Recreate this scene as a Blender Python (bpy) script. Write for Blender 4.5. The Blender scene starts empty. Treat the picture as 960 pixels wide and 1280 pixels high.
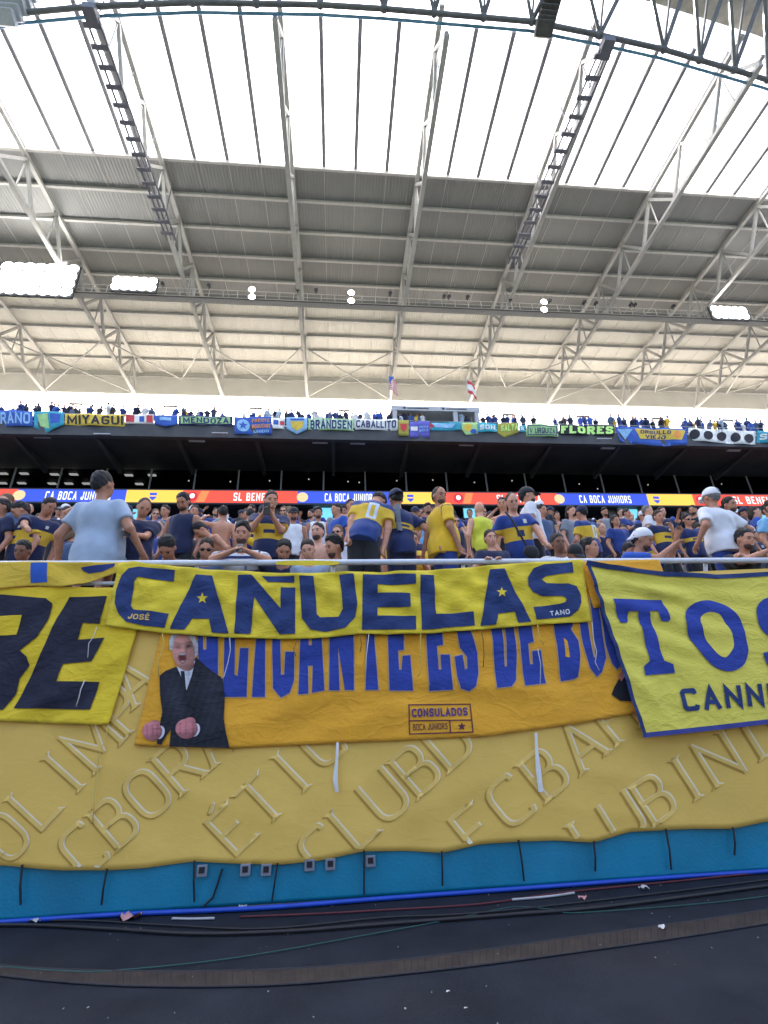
import bpy, bmesh, math, random
import numpy as np
from mathutils import Vector, Matrix
from mathutils.geometry import delaunay_2d_cdt

random.seed(7)
RNG = np.random.default_rng(11)
scene = bpy.context.scene
COL = scene.collection

# ------------------------------------------------------------------ camera
EYE = np.array([0.0, 0.0, 1.30])
FPX = 625.0                       # focal length in pixels of the 960 x 1280 frame
PITCH, YAW, ROLL = math.radians(24.23), math.radians(5.78), math.radians(-2.13)
_fw = np.array([math.sin(YAW) * math.cos(PITCH), math.cos(YAW) * math.cos(PITCH), math.sin(PITCH)])
_rt = np.array([math.cos(YAW), -math.sin(YAW), 0.0])
_up = np.cross(_rt, _fw)
RT = _rt * math.cos(ROLL) + _up * math.sin(ROLL)
UP = -_rt * math.sin(ROLL) + _up * math.cos(ROLL)
cam_d = bpy.data.cameras.new('camera')
cam_d.sensor_fit = 'VERTICAL'
cam_d.sensor_height = 36.0
cam_d.sensor_width = 27.0
cam_d.lens = 36.0 * FPX / 1280.0
cam_d.clip_start = 0.05
cam_d.clip_end = 3000.0
cam = bpy.data.objects.new('camera', cam_d)
COL.objects.link(cam)
cam.matrix_world = Matrix(((RT[0], UP[0], -_fw[0], EYE[0]), (RT[1], UP[1], -_fw[1], EYE[1]),
                           (RT[2], UP[2], -_fw[2], EYE[2]), (0, 0, 0, 1)))
scene.camera = cam

# ------------------------------------------------------------------ sky, sun, exposure
SUN_ELEV, SUN_AZ = math.radians(50), math.radians(-10)      # azimuth measured from +Y towards +X
world = bpy.data.worlds.new('World')
scene.world = world
world.use_nodes = True
wn = world.node_tree
for n in list(wn.nodes):
    wn.nodes.remove(n)
_sky = wn.nodes.new('ShaderNodeTexSky')
_sky.sky_type = 'NISHITA'
_sky.sun_disc = False
_sky.sun_elevation = SUN_ELEV
_sky.sun_rotation = SUN_AZ
_sky.air_density = 0.8
_sky.dust_density = 6.0
_sky.ozone_density = 1.2
_bg = wn.nodes.new('ShaderNodeBackground')
_bg.inputs['Strength'].default_value = 0.15
_wo = wn.nodes.new('ShaderNodeOutputWorld')
wn.links.new(_sky.outputs[0], _bg.inputs['Color'])
wn.links.new(_bg.outputs[0], _wo.inputs['Surface'])
sun_d = bpy.data.lights.new('sun', 'SUN')
sun_d.energy = 5.0
sun_d.angle = math.radians(0.53)
sun_d.color = (1.0, 0.95, 0.87)
sun = bpy.data.objects.new('sun', sun_d)
COL.objects.link(sun)
_sd = Vector((math.sin(SUN_AZ) * math.cos(SUN_ELEV), math.cos(SUN_AZ) * math.cos(SUN_ELEV), math.sin(SUN_ELEV)))
sun.rotation_euler = _sd.to_track_quat('Z', 'Y').to_euler()
sun.location = (0, 60, 90)
scene.render.engine = 'CYCLES'
scene.cycles.max_bounces = 8
scene.cycles.diffuse_bounces = 5
scene.cycles.transmission_bounces = 4
scene.cycles.use_denoising = True
scene.view_settings.view_transform = 'Standard'
scene.view_settings.look = 'None'
scene.view_settings.gamma = 1.0
scene.view_settings.use_curve_mapping = False
scene.view_settings.exposure = 2.55

# ------------------------------------------------------------------ helpers
def ray(px, py):
    return _fw + (px - 480.0) / FPX * RT - (py - 640.0) / FPX * UP
def onY(px, py, Y):
    d = ray(px, py)
    return EYE + d * ((Y - EYE[1]) / d[1])
def onZ(px, py, Z):
    d = ray(px, py)
    return EYE + d * ((Z - EYE[2]) / d[2])
def unY(px, py, Y):                # arrays of pixels onto the plane y = Y
    px = np.asarray(px, float); py = np.asarray(py, float)
    d = _fw[None] + ((px - 480.0) / FPX)[:, None] * RT[None] - ((py - 640.0) / FPX)[:, None] * UP[None]
    return EYE[None] + d * ((Y - EYE[1]) / d[:, 1])[:, None]

def proj(P):
    d = np.asarray(P, float) - EYE; z = d @ _fw
    return (480 + FPX * (d @ RT) / z, 640 - FPX * (d @ UP) / z)

MATS = {}
def mat(name, col, rough=0.7, metal=0.0, var=0.12, scale=6.0, bump=0.0, bscale=60.0, spec=0.4, rnd=0.0, sheen=0.0,
        stretch=None, crumple=0.0, dirt=0.0, dirtcol=(0.05, 0.045, 0.04)):
    if name in MATS:
        return MATS[name]
    m = bpy.data.materials.new(name)
    m.use_nodes = True
    nt = m.node_tree
    b = nt.nodes['Principled BSDF']
    b.inputs['Roughness'].default_value = rough
    b.inputs['Metallic'].default_value = metal
    b.inputs['Specular IOR Level'].default_value = spec
    if sheen:
        b.inputs['Sheen Weight'].default_value = sheen
    tc = nt.nodes.new('ShaderNodeTexCoord')
    src = tc.outputs['Object']
    if stretch:
        mp = nt.nodes.new('ShaderNodeMapping')
        mp.inputs['Scale'].default_value = stretch
        nt.links.new(src, mp.inputs['Vector'])
        src = mp.outputs[0]
    nz = nt.nodes.new('ShaderNodeTexNoise')
    nz.inputs['Scale'].default_value = scale
    nz.inputs['Detail'].default_value = 6
    nt.links.new(src, nz.inputs['Vector'])
    mr = nt.nodes.new('ShaderNodeMapRange')
    mr.inputs[1].default_value = 0.3; mr.inputs[2].default_value = 0.7
    mr.inputs[3].default_value = 1 - var; mr.inputs[4].default_value = 1 + var
    nt.links.new(nz.outputs['Fac'], mr.inputs[0])
    fac = mr.outputs[0]
    if rnd:
        oi = nt.nodes.new('ShaderNodeObjectInfo')
        m2 = nt.nodes.new('ShaderNodeMapRange')
        m2.inputs[3].default_value = 1 - rnd; m2.inputs[4].default_value = 1 + rnd
        nt.links.new(oi.outputs['Random'], m2.inputs[0])
        mu = nt.nodes.new('ShaderNodeMath'); mu.operation = 'MULTIPLY'
        nt.links.new(fac, mu.inputs[0]); nt.links.new(m2.outputs[0], mu.inputs[1])
        fac = mu.outputs[0]
    mx = nt.nodes.new('ShaderNodeMix'); mx.data_type = 'RGBA'; mx.blend_type = 'MULTIPLY'
    mx.inputs['Factor'].default_value = 1.0
    mx.inputs[6].default_value = (*col, 1)
    nt.links.new(fac, mx.inputs[7])
    out = mx.outputs[2]
    if dirt:
        nd = nt.nodes.new('ShaderNodeTexNoise'); nd.inputs['Scale'].default_value = scale * 0.37; nd.inputs['Detail'].default_value = 9
        nt.links.new(src, nd.inputs['Vector'])
        rr = nt.nodes.new('ShaderNodeMapRange'); rr.inputs[1].default_value = 0.5; rr.inputs[2].default_value = 0.75; rr.inputs[4].default_value = dirt
        nt.links.new(nd.outputs['Fac'], rr.inputs[0])
        md = nt.nodes.new('ShaderNodeMix'); md.data_type = 'RGBA'
        md.inputs[7].default_value = (*dirtcol, 1)
        nt.links.new(rr.outputs[0], md.inputs['Factor']); nt.links.new(out, md.inputs[6])
        out = md.outputs[2]
    nt.links.new(out, b.inputs['Base Color'])
    if crumple:                                   # thin sharp creases: ridged noise
        cm = nt.nodes.new('ShaderNodeMapping'); cm.inputs['Scale'].default_value = (1.0, 1.0, 1.9); cm.inputs['Rotation'].default_value = (0, .5, 0)
        nt.links.new(tc.outputs['Object'], cm.inputs['Vector'])
        prev = None
        for sc_, st_, ds_ in ((3.2, crumple, .05), (8.5, crumple * .8, .022)):
            cn = nt.nodes.new('ShaderNodeTexNoise'); cn.inputs['Scale'].default_value = sc_; cn.inputs['Detail'].default_value = 2.5; cn.inputs['Distortion'].default_value = .6
            nt.links.new(cm.outputs[0], cn.inputs['Vector'])
            s1 = nt.nodes.new('ShaderNodeMath'); s1.operation = 'SUBTRACT'; s1.inputs[1].default_value = .5; nt.links.new(cn.outputs['Fac'], s1.inputs[0])
            s2 = nt.nodes.new('ShaderNodeMath'); s2.operation = 'ABSOLUTE'; nt.links.new(s1.outputs[0], s2.inputs[0])
            s3 = nt.nodes.new('ShaderNodeMath'); s3.operation = 'POWER'; s3.inputs[1].default_value = .7; nt.links.new(s2.outputs[0], s3.inputs[0])
            cb0 = nt.nodes.new('ShaderNodeBump'); cb0.inputs['Strength'].default_value = st_; cb0.inputs['Distance'].default_value = ds_; cb0.invert = True
            nt.links.new(s3.outputs[0], cb0.inputs['Height'])
            if prev is not None: nt.links.new(prev, cb0.inputs['Normal'])
            prev = cb0.outputs[0]
        nt.links.new(prev, b.inputs['Normal'])
    elif bump:
        bn = nt.nodes.new('ShaderNodeTexNoise'); bn.inputs['Scale'].default_value = bscale; bn.inputs['Detail'].default_value = 4
        nt.links.new(src, bn.inputs['Vector'])
        bp = nt.nodes.new('ShaderNodeBump'); bp.inputs['Strength'].default_value = bump; bp.inputs['Distance'].default_value = 0.02
        nt.links.new(bn.outputs['Fac'], bp.inputs['Height']); nt.links.new(bp.outputs[0], b.inputs['Normal'])
    MATS[name] = m
    return m

def emat(name, col, strength):
    if name in MATS:
        return MATS[name]
    m = bpy.data.materials.new(name); m.use_nodes = True
    b = m.node_tree.nodes['Principled BSDF']
    b.inputs['Base Color'].default_value = (*[c * 0.3 for c in col], 1)
    b.inputs['Emission Color'].default_value = (*col, 1)
    b.inputs['Emission Strength'].default_value = strength
    MATS[name] = m
    return m

class MB:
    """collects shapes, builds ONE mesh object"""
    def __init__(s): s.v = []; s.f = []
    def add(s, vs, fs):
        o = len(s.v); s.v += [tuple(map(float, p)) for p in vs]; s.f += [tuple(i + o for i in q) for q in fs]; return s
    def box(s, a, b):
        (x0, y0, z0), (x1, y1, z1) = a, b
        return s.add([(x0, y0, z0), (x1, y0, z0), (x1, y1, z0), (x0, y1, z0), (x0, y0, z1), (x1, y0, z1), (x1, y1, z1), (x0, y1, z1)],
                     [(0, 3, 2, 1), (4, 5, 6, 7), (0, 1, 5, 4), (1, 2, 6, 5), (2, 3, 7, 6), (3, 0, 4, 7)])
    def beam(s, a, b, w, h=None, up=(0, 0, 1)):
        a = np.array(a, float); b = np.array(b, float); h = h or w
        d = b - a; d /= np.linalg.norm(d); u = np.array(up, float)
        if abs(d @ u) > .98: u = np.array([1., 0, 0])
        r = np.cross(d, u); r /= np.linalg.norm(r); u = np.cross(r, d)
        vs = [p + r * sx * w / 2 + u * sz * h / 2 for p in (a, b) for sx, sz in ((-1, -1), (1, -1), (1, 1), (-1, 1))]
        return s.add(vs, [(0, 3, 2, 1), (4, 5, 6, 7), (0, 1, 5, 4), (1, 2, 6, 5), (2, 3, 7, 6), (3, 0, 4, 7)])
    def tube(s, pts, r, n=8, cap=True):
        pts = [np.array(p, float) for p in pts]; rings = []
        rr = r if hasattr(r, '__len__') else [r] * len(pts)
        u = None
        for i, p in enumerate(pts):
            d = pts[min(i + 1, len(pts) - 1)] - pts[max(i - 1, 0)]; d = d / (np.linalg.norm(d) + 1e-9)
            if u is None:
                u = np.array([0, 0, 1.]) if abs(d[2]) < .9 else np.array([1., 0, 0])
            x = np.cross(d, u); x /= np.linalg.norm(x); u = np.cross(x, d)
            rings.append([p + rr[i] * (math.cos(t) * x + math.sin(t) * u) for t in [2 * math.pi * k / n for k in range(n)]])
        o = [q for rg in rings for q in rg]; fs = []
        for i in range(len(pts) - 1):
            for k in range(n):
                fs.append((i * n + k, i * n + (k + 1) % n, (i + 1) * n + (k + 1) % n, (i + 1) * n + k))
        if cap:
            fs.append(tuple(range(n))[::-1]); fs.append(tuple((len(pts) - 1) * n + k for k in range(n)))
        return s.add(o, fs)
    def sheet(s, grid, thick=None):
        """grid: rows of points"""
        R, C = len(grid), len(grid[0])
        s.add([p for row in grid for p in row], [(r * C + c, r * C + c + 1, (r + 1) * C + c + 1, (r + 1) * C + c) for r in range(R - 1) for c in range(C - 1)])
        return s
    def ball(s, c, r, n=8, m=6):
        c = np.array(c, float); r = np.array(r, float) if hasattr(r, '__len__') else np.array([r] * 3, float)
        vs = []; fs = []
        for i in range(m + 1):
            a = math.pi * i / m
            for k in range(n):
                t = 2 * math.pi * k / n
                vs.append(c + r * np.array([math.sin(a) * math.cos(t), math.sin(a) * math.sin(t), math.cos(a)]))
        for i in range(m):
            for k in range(n):
                fs.append((i * n + k, (i + 1) * n + k, (i + 1) * n + (k + 1) % n, i * n + (k + 1) % n))
        return s.add(vs, fs)
    def mesh(s, name, smooth=False):
        me = bpy.data.meshes.new(name); me.from_pydata(s.v, [], s.f); me.update()
        if smooth: me.polygons.foreach_set('use_smooth', [True] * len(me.polygons))
        return me
    def build(s, name, m, parent=None, smooth=False, bevel=0.0):
        return obj(name, s.mesh(name, smooth), m, parent, bevel)

def obj(name, me, m, parent=None, bevel=0.0):
    o = bpy.data.objects.new(name, me); COL.objects.link(o)
    if m is not None and len(me.materials) == 0:
        me.materials.append(m)
    if parent is not None:
        o.parent = parent
        if parent.type == 'EMPTY':           # mesh coordinates are world coordinates: undo the empty's offset
            o.location = -parent.location
        elif parent.parent is not None and parent.parent.type == 'EMPTY':
            pass
    if bevel:
        b = o.modifiers.new('bevel', 'BEVEL'); b.width = bevel; b.segments = 2; b.limit_method = 'ANGLE'
    return o
def tag(o, label, cat, group=None):
    o['label'] = label; o['category'] = cat
    if group: o['group'] = group
    return o
def thing(name, label, cat, loc=(0, 0, 0), group=None):
    o = bpy.data.objects.new(name, None); COL.objects.link(o)
    o.location = tuple(float(v) for v in loc); o.empty_display_size = 0.2
    return tag(o, label, cat, group)
def struct(o, label=None):
    o['kind'] = 'structure'
    if label: o['label'] = label
    return o
def stuff(o, label=None, cat=None):
    o['kind'] = 'stuff'
    if label: o['label'] = label
    if cat: o['category'] = cat
    return o
def copy_to(o, parent, loc):
    c = o.copy(); COL.objects.link(c); c.parent = parent; c.location = loc; return c

# ------------------------------------------------------------------ stroke lettering
GL = {  # width, strokes (points, closed); points in the unit box
    'A': (1.0, [([(0, 0), (.5, 1), (1, 0)], 0), ([(.2, .3), (.8, .3)], 2)]),
    'B': (.92, [([(0, 0), (0, 1)], 0), ([(0, 1), (.92, 1), (.92, .53), (0, .53)], 1), ([(0, .53), (1, .53), (1, 0), (0, 0)], 1)]),
    'C': (.95, [([(1, .93), (.97, 1), (0, 1), (0, 0), (.97, 0), (1, .07)], 1)]),
    'D': (1.0, [([(0, 0), (0, 1)], 0), ([(0, 1), (1, 1), (1, 0), (0, 0)], 1)]),
    'E': (.85, [([(1, 1), (0, 1), (0, 0), (1, 0)], 0), ([(0, .52), (.88, .52)], 2)]),
    'F': (.8, [([(1, 1), (0, 1), (0, 0)], 0), ([(0, .52), (.85, .52)], 2)]),
    'G': (1.0, [([(1, .9), (1, 1), (0, 1), (0, 0), (1, 0), (1, .48), (.55, .48)], 1)]),
    'H': (1.0, [([(0, 0), (0, 1)], 0), ([(1, 0), (1, 1)], 0), ([(0, .5), (1, .5)], 2)]),
    'I': (.22, [([(.5, 0), (.5, 1)], 0)]),
    'J': (.7, [([(1, 1), (1, 0), (0, 0), (0, .25)], 1)]),
    'K': (.95, [([(0, 0), (0, 1)], 0), ([(1, 1), (0, .42)], 0), ([(.3, .6), (1, 0)], 0)]),
    'L': (.8, [([(0, 1), (0, 0), (1, 0)], 0)]),
    'M': (1.2, [([(0, 0), (0, 1), (.5, .2), (1, 1), (1, 0)], 0)]),
    'N': (1.0, [([(0, 0), (0, 1), (1, 0), (1, 1)], 0)]),
    'O': (1.0, [([(0, 0), (0, 1), (1, 1), (1, 0)], 3)]),
    'P': (.9, [([(0, 0), (0, 1)], 0), ([(0, 1), (1, 1), (1, .45), (0, .45)], 1)]),
    'Q': (1.0, [([(0, 0), (0, 1), (1, 1), (1, 0)], 3), ([(.6, .35), (1, 0)], 0)]),
    'R': (.95, [([(0, 0), (0, 1)], 0), ([(0, 1), (.95, 1), (.95, .48), (0, .48)], 1), ([(.5, .48), (1, 0)], 0)]),
    'S': (.92, [([(1, .9), (.97, 1), (0, 1), (0, .52), (1, .48), (1, 0), (.03, 0), (0, .1)], 1)]),
    'T': (.9, [([(0, 1), (1, 1)], 0), ([(.5, 1), (.5, 0)], 0)]),
    'U': (1.0, [([(0, 1), (0, 0), (1, 0), (1, 1)], 1)]),
    'V': (1.0, [([(0, 1), (.5, 0), (1, 1)], 0)]),
    'W': (1.3, [([(0, 1), (.25, 0), (.5, .8), (.75, 0), (1, 1)], 0)]),
    'X': (.95, [([(0, 0), (1, 1)], 0), ([(0, 1), (1, 0)], 0)]),
    'Y': (.95, [([(0, 1), (.5, .48), (1, 1)], 0), ([(.5, .5), (.5, 0)], 0)]),
    'Z': (.9, [([(0, 1), (1, 1), (0, 0), (1, 0)], 0)]),
    ' ': (.45, []),
    '!': (.25, [([(.5, .3), (.5, 1)], 0), ([(.5, 0), (.5, .05)], 0)]),
}
def fillet(pts, r, closed=False, n=6):
    if r <= 0: return list(pts)
    P = [np.array(p, float) for p in pts]; out = []; N = len(P)
    for i in range(N):
        if not closed and i in (0, N - 1):
            out.append(P[i]); continue
        a, b, c = P[i - 1], P[i], P[(i + 1) % N]
        la, lc = np.linalg.norm(a - b), np.linalg.norm(c - b)
        t = min(r, la * .499, lc * .499)
        p0 = b + (a - b) / la * t; p1 = b + (c - b) / lc * t
        for k in range(n + 1):
            s = k / n
            out.append((1 - s) ** 2 * p0 + 2 * s * (1 - s) * (b * .75 + (p0 + p1) / 2 * .25 if False else b) + s * s * p1)
    return out
def stroke_quads(pts, t, closed=False, ext=(True, True)):
    """ribbon of width t along pts -> list of quads (shared mitred edges)"""
    P = [np.array(p, float) for p in pts]
    Q = [P[0]]
    for p in P[1:]:
        if np.linalg.norm(p - Q[-1]) > 1e-5: Q.append(p)
    P = Q; N = len(P)
    if closed and np.linalg.norm(P[0] - P[-1]) < 1e-5: P = P[:-1]; N -= 1
    if not closed:
        if ext[0]: P[0] = P[0] + (P[0] - P[1]) / np.linalg.norm(P[0] - P[1]) * t / 2
        if ext[1]: P[-1] = P[-1] + (P[-1] - P[-2]) / np.linalg.norm(P[-1] - P[-2]) * t / 2
    L, R = [], []
    for i in range(N):
        if closed: a, c = P[i - 1], P[(i + 1) % N]
        else: a, c = P[max(i - 1, 0)], P[min(i + 1, N - 1)]
        d0 = P[i] - a if np.linalg.norm(P[i] - a) > 1e-9 else c - P[i]
        d1 = c - P[i] if np.linalg.norm(c - P[i]) > 1e-9 else d0
        d0 = d0 / np.linalg.norm(d0); d1 = d1 / np.linalg.norm(d1)
        n0 = np.array([-d0[1], d0[0]]); n1 = np.array([-d1[1], d1[0]])
        m = n0 + n1; ml = np.linalg.norm(m)
        if ml < .25: m = n1; k = 1.0
        else:
            m = m / ml; k = min(1 / max(m @ n1, .3), 2.6)
        L.append(P[i] + m * t / 2 * k); R.append(P[i] - m * t / 2 * k)
    out = []
    for i in range(N if closed else N - 1):
        j = (i + 1) % N
        out.append([L[i], L[j], R[j], R[i]])
    return out
def glyph_quads(ch, W, H, t, rad=.3, serif=0.0, tv=None):
    """quads of one capital letter in a W x H box (y up)"""
    acc = None
    if ch in 'ÑÉ': acc = ch; ch = 'N' if ch == 'Ñ' else 'E'
    w, strokes = GL[ch]; qs = []
    def mp(p): return np.array([t / 2 + p[0] * (W - t), t / 2 + p[1] * (H - t)])
    for pts, kind in strokes:
        P = [mp(p) for p in pts]
        if kind in (1, 3): P = fillet(P, rad * min(W, H) , kind == 3)
        qs += stroke_quads(P, t, kind == 3, (kind != 2, kind != 2))
        if serif and kind == 0:
            for e, o in ((0, 1), (-1, -2)):
                a = P[e]
                if abs(a[1] - t / 2) < t or abs(a[1] - H + t / 2) < t:
                    y = 0 if a[1] < H / 2 else H
                    s = t * .35 if y == 0 else -t * .35
                    qs.append([np.array([a[0] - serif, y]), np.array([a[0] + serif, y]), np.array([a[0] + t * .5, y + s * 2]), np.array([a[0] - t * .5, y + s * 2])])
    if acc == 'Ñ': qs += stroke_quads([np.array([W * .22, H * 1.0 + t * .9]), np.array([W * .78, H + t * .9])], t * .5)
    if acc == 'É': qs += stroke_quads([np.array([W * .4, H + t * .6]), np.array([W * .65, H + t * 1.5])], t * .7)
    return qs
def text_quads(text, t, rad=.3, gap=.18, wscale=1.0, serif=0.0):
    """quads of a line of text with cap height 1, and its width"""
    x = 0; out = []
    for ch in text:
        w = GL[{'Ñ': 'N', 'É': 'E'}.get(ch, ch)][0] * wscale
        if ch == 'I': w = max(w, t)
        if ch != ' ':
            out += [[p + np.array([x, 0]) for p in q] for q in glyph_quads(ch, w, 1.0, t, rad, serif)]
        x += w + gap
    return out, x - gap
def bil(quad, u, v):
    """quad TL,TR,BR,BL ; u right, v up (0 at bottom)"""
    TL, TR, BR, BL = [np.array(p, float) for p in quad]
    return (BL * (1 - u) + BR * u) * (1 - v) + (TL * (1 - u) + TR * u) * v
def fill(quads, step=None):
    """union triangulation of overlapping polygons -> verts (n,2), tris"""
    vs = []; es = []; polys = []
    for q in quads:
        a = sum(q[i][0] * q[(i + 1) % len(q)][1] - q[(i + 1) % len(q)][0] * q[i][1] for i in range(len(q)))
        if abs(a) < 1e-9: continue
        P = []
        for i in range(len(q)):
            u, v = np.array(q[i], float), np.array(q[(i + 1) % len(q)], float)
            n = max(1, int(math.ceil(np.linalg.norm(v - u) / step))) if step else 1
            P += [u + (v - u) * k / n for k in range(n)]
        o = len(vs); vs += [Vector((float(p[0]), float(p[1]))) for p in P]
        es += [(o + i, o + (i + 1) % len(P)) for i in range(len(P))]
        polys.append(np.array([[float(p[0]), float(p[1])] for p in q]))
    if step:
        A = np.array([[v[0], v[1]] for v in vs]); lo, hi = A.min(0), A.max(0)
        for x in np.arange(lo[0] + step * .31, hi[0], step):
            for y in np.arange(lo[1] + step * .37, hi[1], step):
                vs.append(Vector((float(x), float(y))))
    r = delaunay_2d_cdt(vs, es, [], 0, 1e-5)
    V = np.array([[v[0], v[1]] for v in r[0]])
    F = np.array([f for f in r[2] if len(f) == 3])
    C = V[F].mean(1); ins = np.zeros(len(F), bool)
    for P in polys:
        lo, hi = P.min(0), P.max(0)
        sel = np.nonzero((~ins) & (C[:, 0] >= lo[0]) & (C[:, 0] <= hi[0]) & (C[:, 1] >= lo[1]) & (C[:, 1] <= hi[1]))[0]
        if len(sel) == 0: continue
        x, y = C[sel, 0], C[sel, 1]; k = np.zeros(len(sel), bool)
        for i in range(len(P)):
            (x0, y0), (x1, y1) = P[i], P[(i + 1) % len(P)]
            if y0 == y1: continue
            k ^= ((y0 > y) != (y1 > y)) & (x < (x1 - x0) * (y - y0) / (y1 - y0) + x0)
        ins[sel[k]] = True
    T = F[ins]; used = np.unique(T); idx = -np.ones(len(V), int); idx[used] = np.arange(len(used))
    return V[used], [tuple(int(i) for i in idx[t]) for t in T]

FLAT_NOISE = []
class Cloth:
    """a hanging banner: an outline given on the plane y = Y0, with folds in depth"""
    def __init__(s, Y0, folds):
        s.Y0 = Y0; s.folds = folds
    def depth(s, X, Z):
        w = 0 * X
        for (kx, kz, ph, a, x0, z0, rad) in s.folds:
            e = 1.0 if rad is None else np.exp(-(((X - x0) ** 2 + (Z - z0) ** 2) / rad ** 2))
            q = np.sin((kx * X + kz * Z) * (.5 if a < 0 else 1) + ph)
            w = w + (a * e * q if a > 0 else -a * e * (np.abs(q) ** .8) * 1.5)      # a < 0: sharp pinched creases
        return w
    def map(s, px, py, off=0.0):
        P = unY(px, py, s.Y0)
        P[:, 1] += s.depth(P[:, 0], P[:, 2]) - off
        return P
    def body(s, top, bot, m, name, parent, nu=90, nv=26, off=0.0, back=True):
        """top / bot: pixel polylines left to right"""
        def smp(pl, n):
            pl = np.array(pl, float); d = np.r_[0, np.cumsum(np.linalg.norm(np.diff(pl, axis=0), axis=1))]; d /= d[-1]
            t = np.linspace(0, 1, n); return np.c_[np.interp(t, d, pl[:, 0]), np.interp(t, d, pl[:, 1])]
        a, b = smp(top, nu), smp(bot, nu)
        G = np.array([a * (1 - k) + b * k for k in np.linspace(0, 1, nv)])
        P = s.map(G[..., 0].ravel(), G[..., 1].ravel(), off)
        fs = [(r * nu + c, r * nu + c + 1, (r + 1) * nu + c + 1, (r + 1) * nu + c) for r in range(nv - 1) for c in range(nu - 1)]
        B = P.copy(); B[:, 1] += 0.0025                                    # cloth has a back a little behind the front
        n = len(P)
        fs2 = [tuple(i + n for i in q[::-1]) for q in fs]
        rim = list(range(nu)) + [r * nu + nu - 1 for r in range(1, nv)] + [(nv - 1) * nu + c for c in range(nu - 2, -1, -1)] + [r * nu for r in range(nv - 2, 0, -1)]
        fs3 = [(rim[(i + 1) % len(rim)], rim[i], rim[i] + n, rim[(i + 1) % len(rim)] + n) for i in range(len(rim))]
        me = bpy.data.meshes.new(name); me.from_pydata([tuple(p) for p in np.r_[P, B]], [], fs + fs2 + fs3); me.update()
        me.polygons.foreach_set('use_smooth', [True] * len(me.polygons))
        return obj(name, me, m, parent)
    def paint(s, quads, m, name, parent, off=0.004, step=7.0, clip=None, color=None):
        """print: polygons in pixels laid on the cloth"""
        V, T = fill(quads, step)
        if clip is not None:
            k = clip(V[:, 0], V[:, 1]); T = [t for t in T if k[t[0]] and k[t[1]] and k[t[2]]]
            u = sorted({i for t in T for i in t}); ix = {i: n for n, i in enumerate(u)}; V = V[u]; T = [tuple(ix[i] for i in t) for t in T]
        P = s.map(V[:, 0], V[:, 1], off)
        T = [t[::-1] for t in T]
        me = bpy.data.meshes.new(name); me.from_pydata([tuple(p) for p in P], [], T); me.update()
        me.polygons.foreach_set('use_smooth', [True] * len(me.polygons))
        if color is not None:
            at = me.attributes.new('ink', 'FLOAT_COLOR', 'POINT'); at.data.foreach_set('color', np.c_[np.array(color(V[:, 0], V[:, 1])).T, np.ones(len(V))].astype(np.float32).ravel())
        # face the camera
        me.flip_normals() if me.polygons and me.polygons[0].normal.y > 0 else None
        return obj(name, me, m, parent)
    def word(s, text, quad, t, m, name, parent, rad=.3, gap=.18, wscale=1.0, serif=0.0, off=0.004, step=7.0):
        q, w = text_quads(text, t, rad, gap, wscale, serif)
        qs = [[bil(quad, p[0] / w, p[1]) for p in a] for a in q]
        return s.paint(qs, m, name, parent, off, step)
def star(cx, cy, r):
    P = [np.array([cx + (r if k % 2 == 0 else r * .42) * math.sin(math.pi * k / 5), cy - (r if k % 2 == 0 else r * .42) * math.cos(math.pi * k / 5)]) for k in range(10)]
    c = np.array([cx, cy])
    return [[P[i], P[(i + 1) % 10], c] for i in range(10)]
def ellipse(cx, cy, rx, ry, rot=0, n=20):
    c, s_ = math.cos(rot), math.sin(rot)
    return [np.array([cx + rx * math.cos(a) * c - ry * math.sin(a) * s_, cy + rx * math.cos(a) * s_ + ry * math.sin(a) * c]) for a in [2 * math.pi * k / n for k in range(n)]]
# ================================================================== materials of the setting
M_ground = mat('ground_dark', (0.0145, 0.0178, 0.026), .85, spec=.15, var=.28, scale=2.2, bump=.35, bscale=140, dirt=.5, dirtcol=(.028, .028, .031))
M_pitch = mat('pitch_grass', (0.085, 0.11, 0.06), .9, var=.25, scale=.8)
M_conc = mat('concrete', (0.32, 0.31, 0.30), .85, var=.15, scale=1.5, bump=.2)
M_dark = mat('dark_painted_steel', (0.035, 0.038, 0.045), .6, var=.2, scale=1.2)
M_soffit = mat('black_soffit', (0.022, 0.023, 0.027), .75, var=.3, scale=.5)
M_white_steel = mat('white_painted_steel', (0.37, 0.365, 0.355), .55, var=.08, scale=2.0, dirt=.25, dirtcol=(.42, .38, .32))
M_purlin = mat('grey_purlin', (0.42, 0.41, 0.40), .55, var=.1, scale=2.0)
M_rib = mat('skylight_rib', (0.22, 0.22, 0.24), .5, var=.1)
M_rail = mat('rail_paint', (0.62, 0.64, 0.68), .35, var=.08, scale=8, dirt=.3, dirtcol=(.35, .35, .36))
M_tray = mat('cable_tray_steel', (0.12, 0.12, 0.15), .5, var=.15)
M_grey = mat('grey_box_steel', (0.34, 0.36, 0.40), .5, var=.1)
M_fascia = mat('cream_fascia', (0.60, 0.585, 0.55), .7, var=.06, scale=.6, dirt=.12, dirtcol=(.45, .42, .38))

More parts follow.
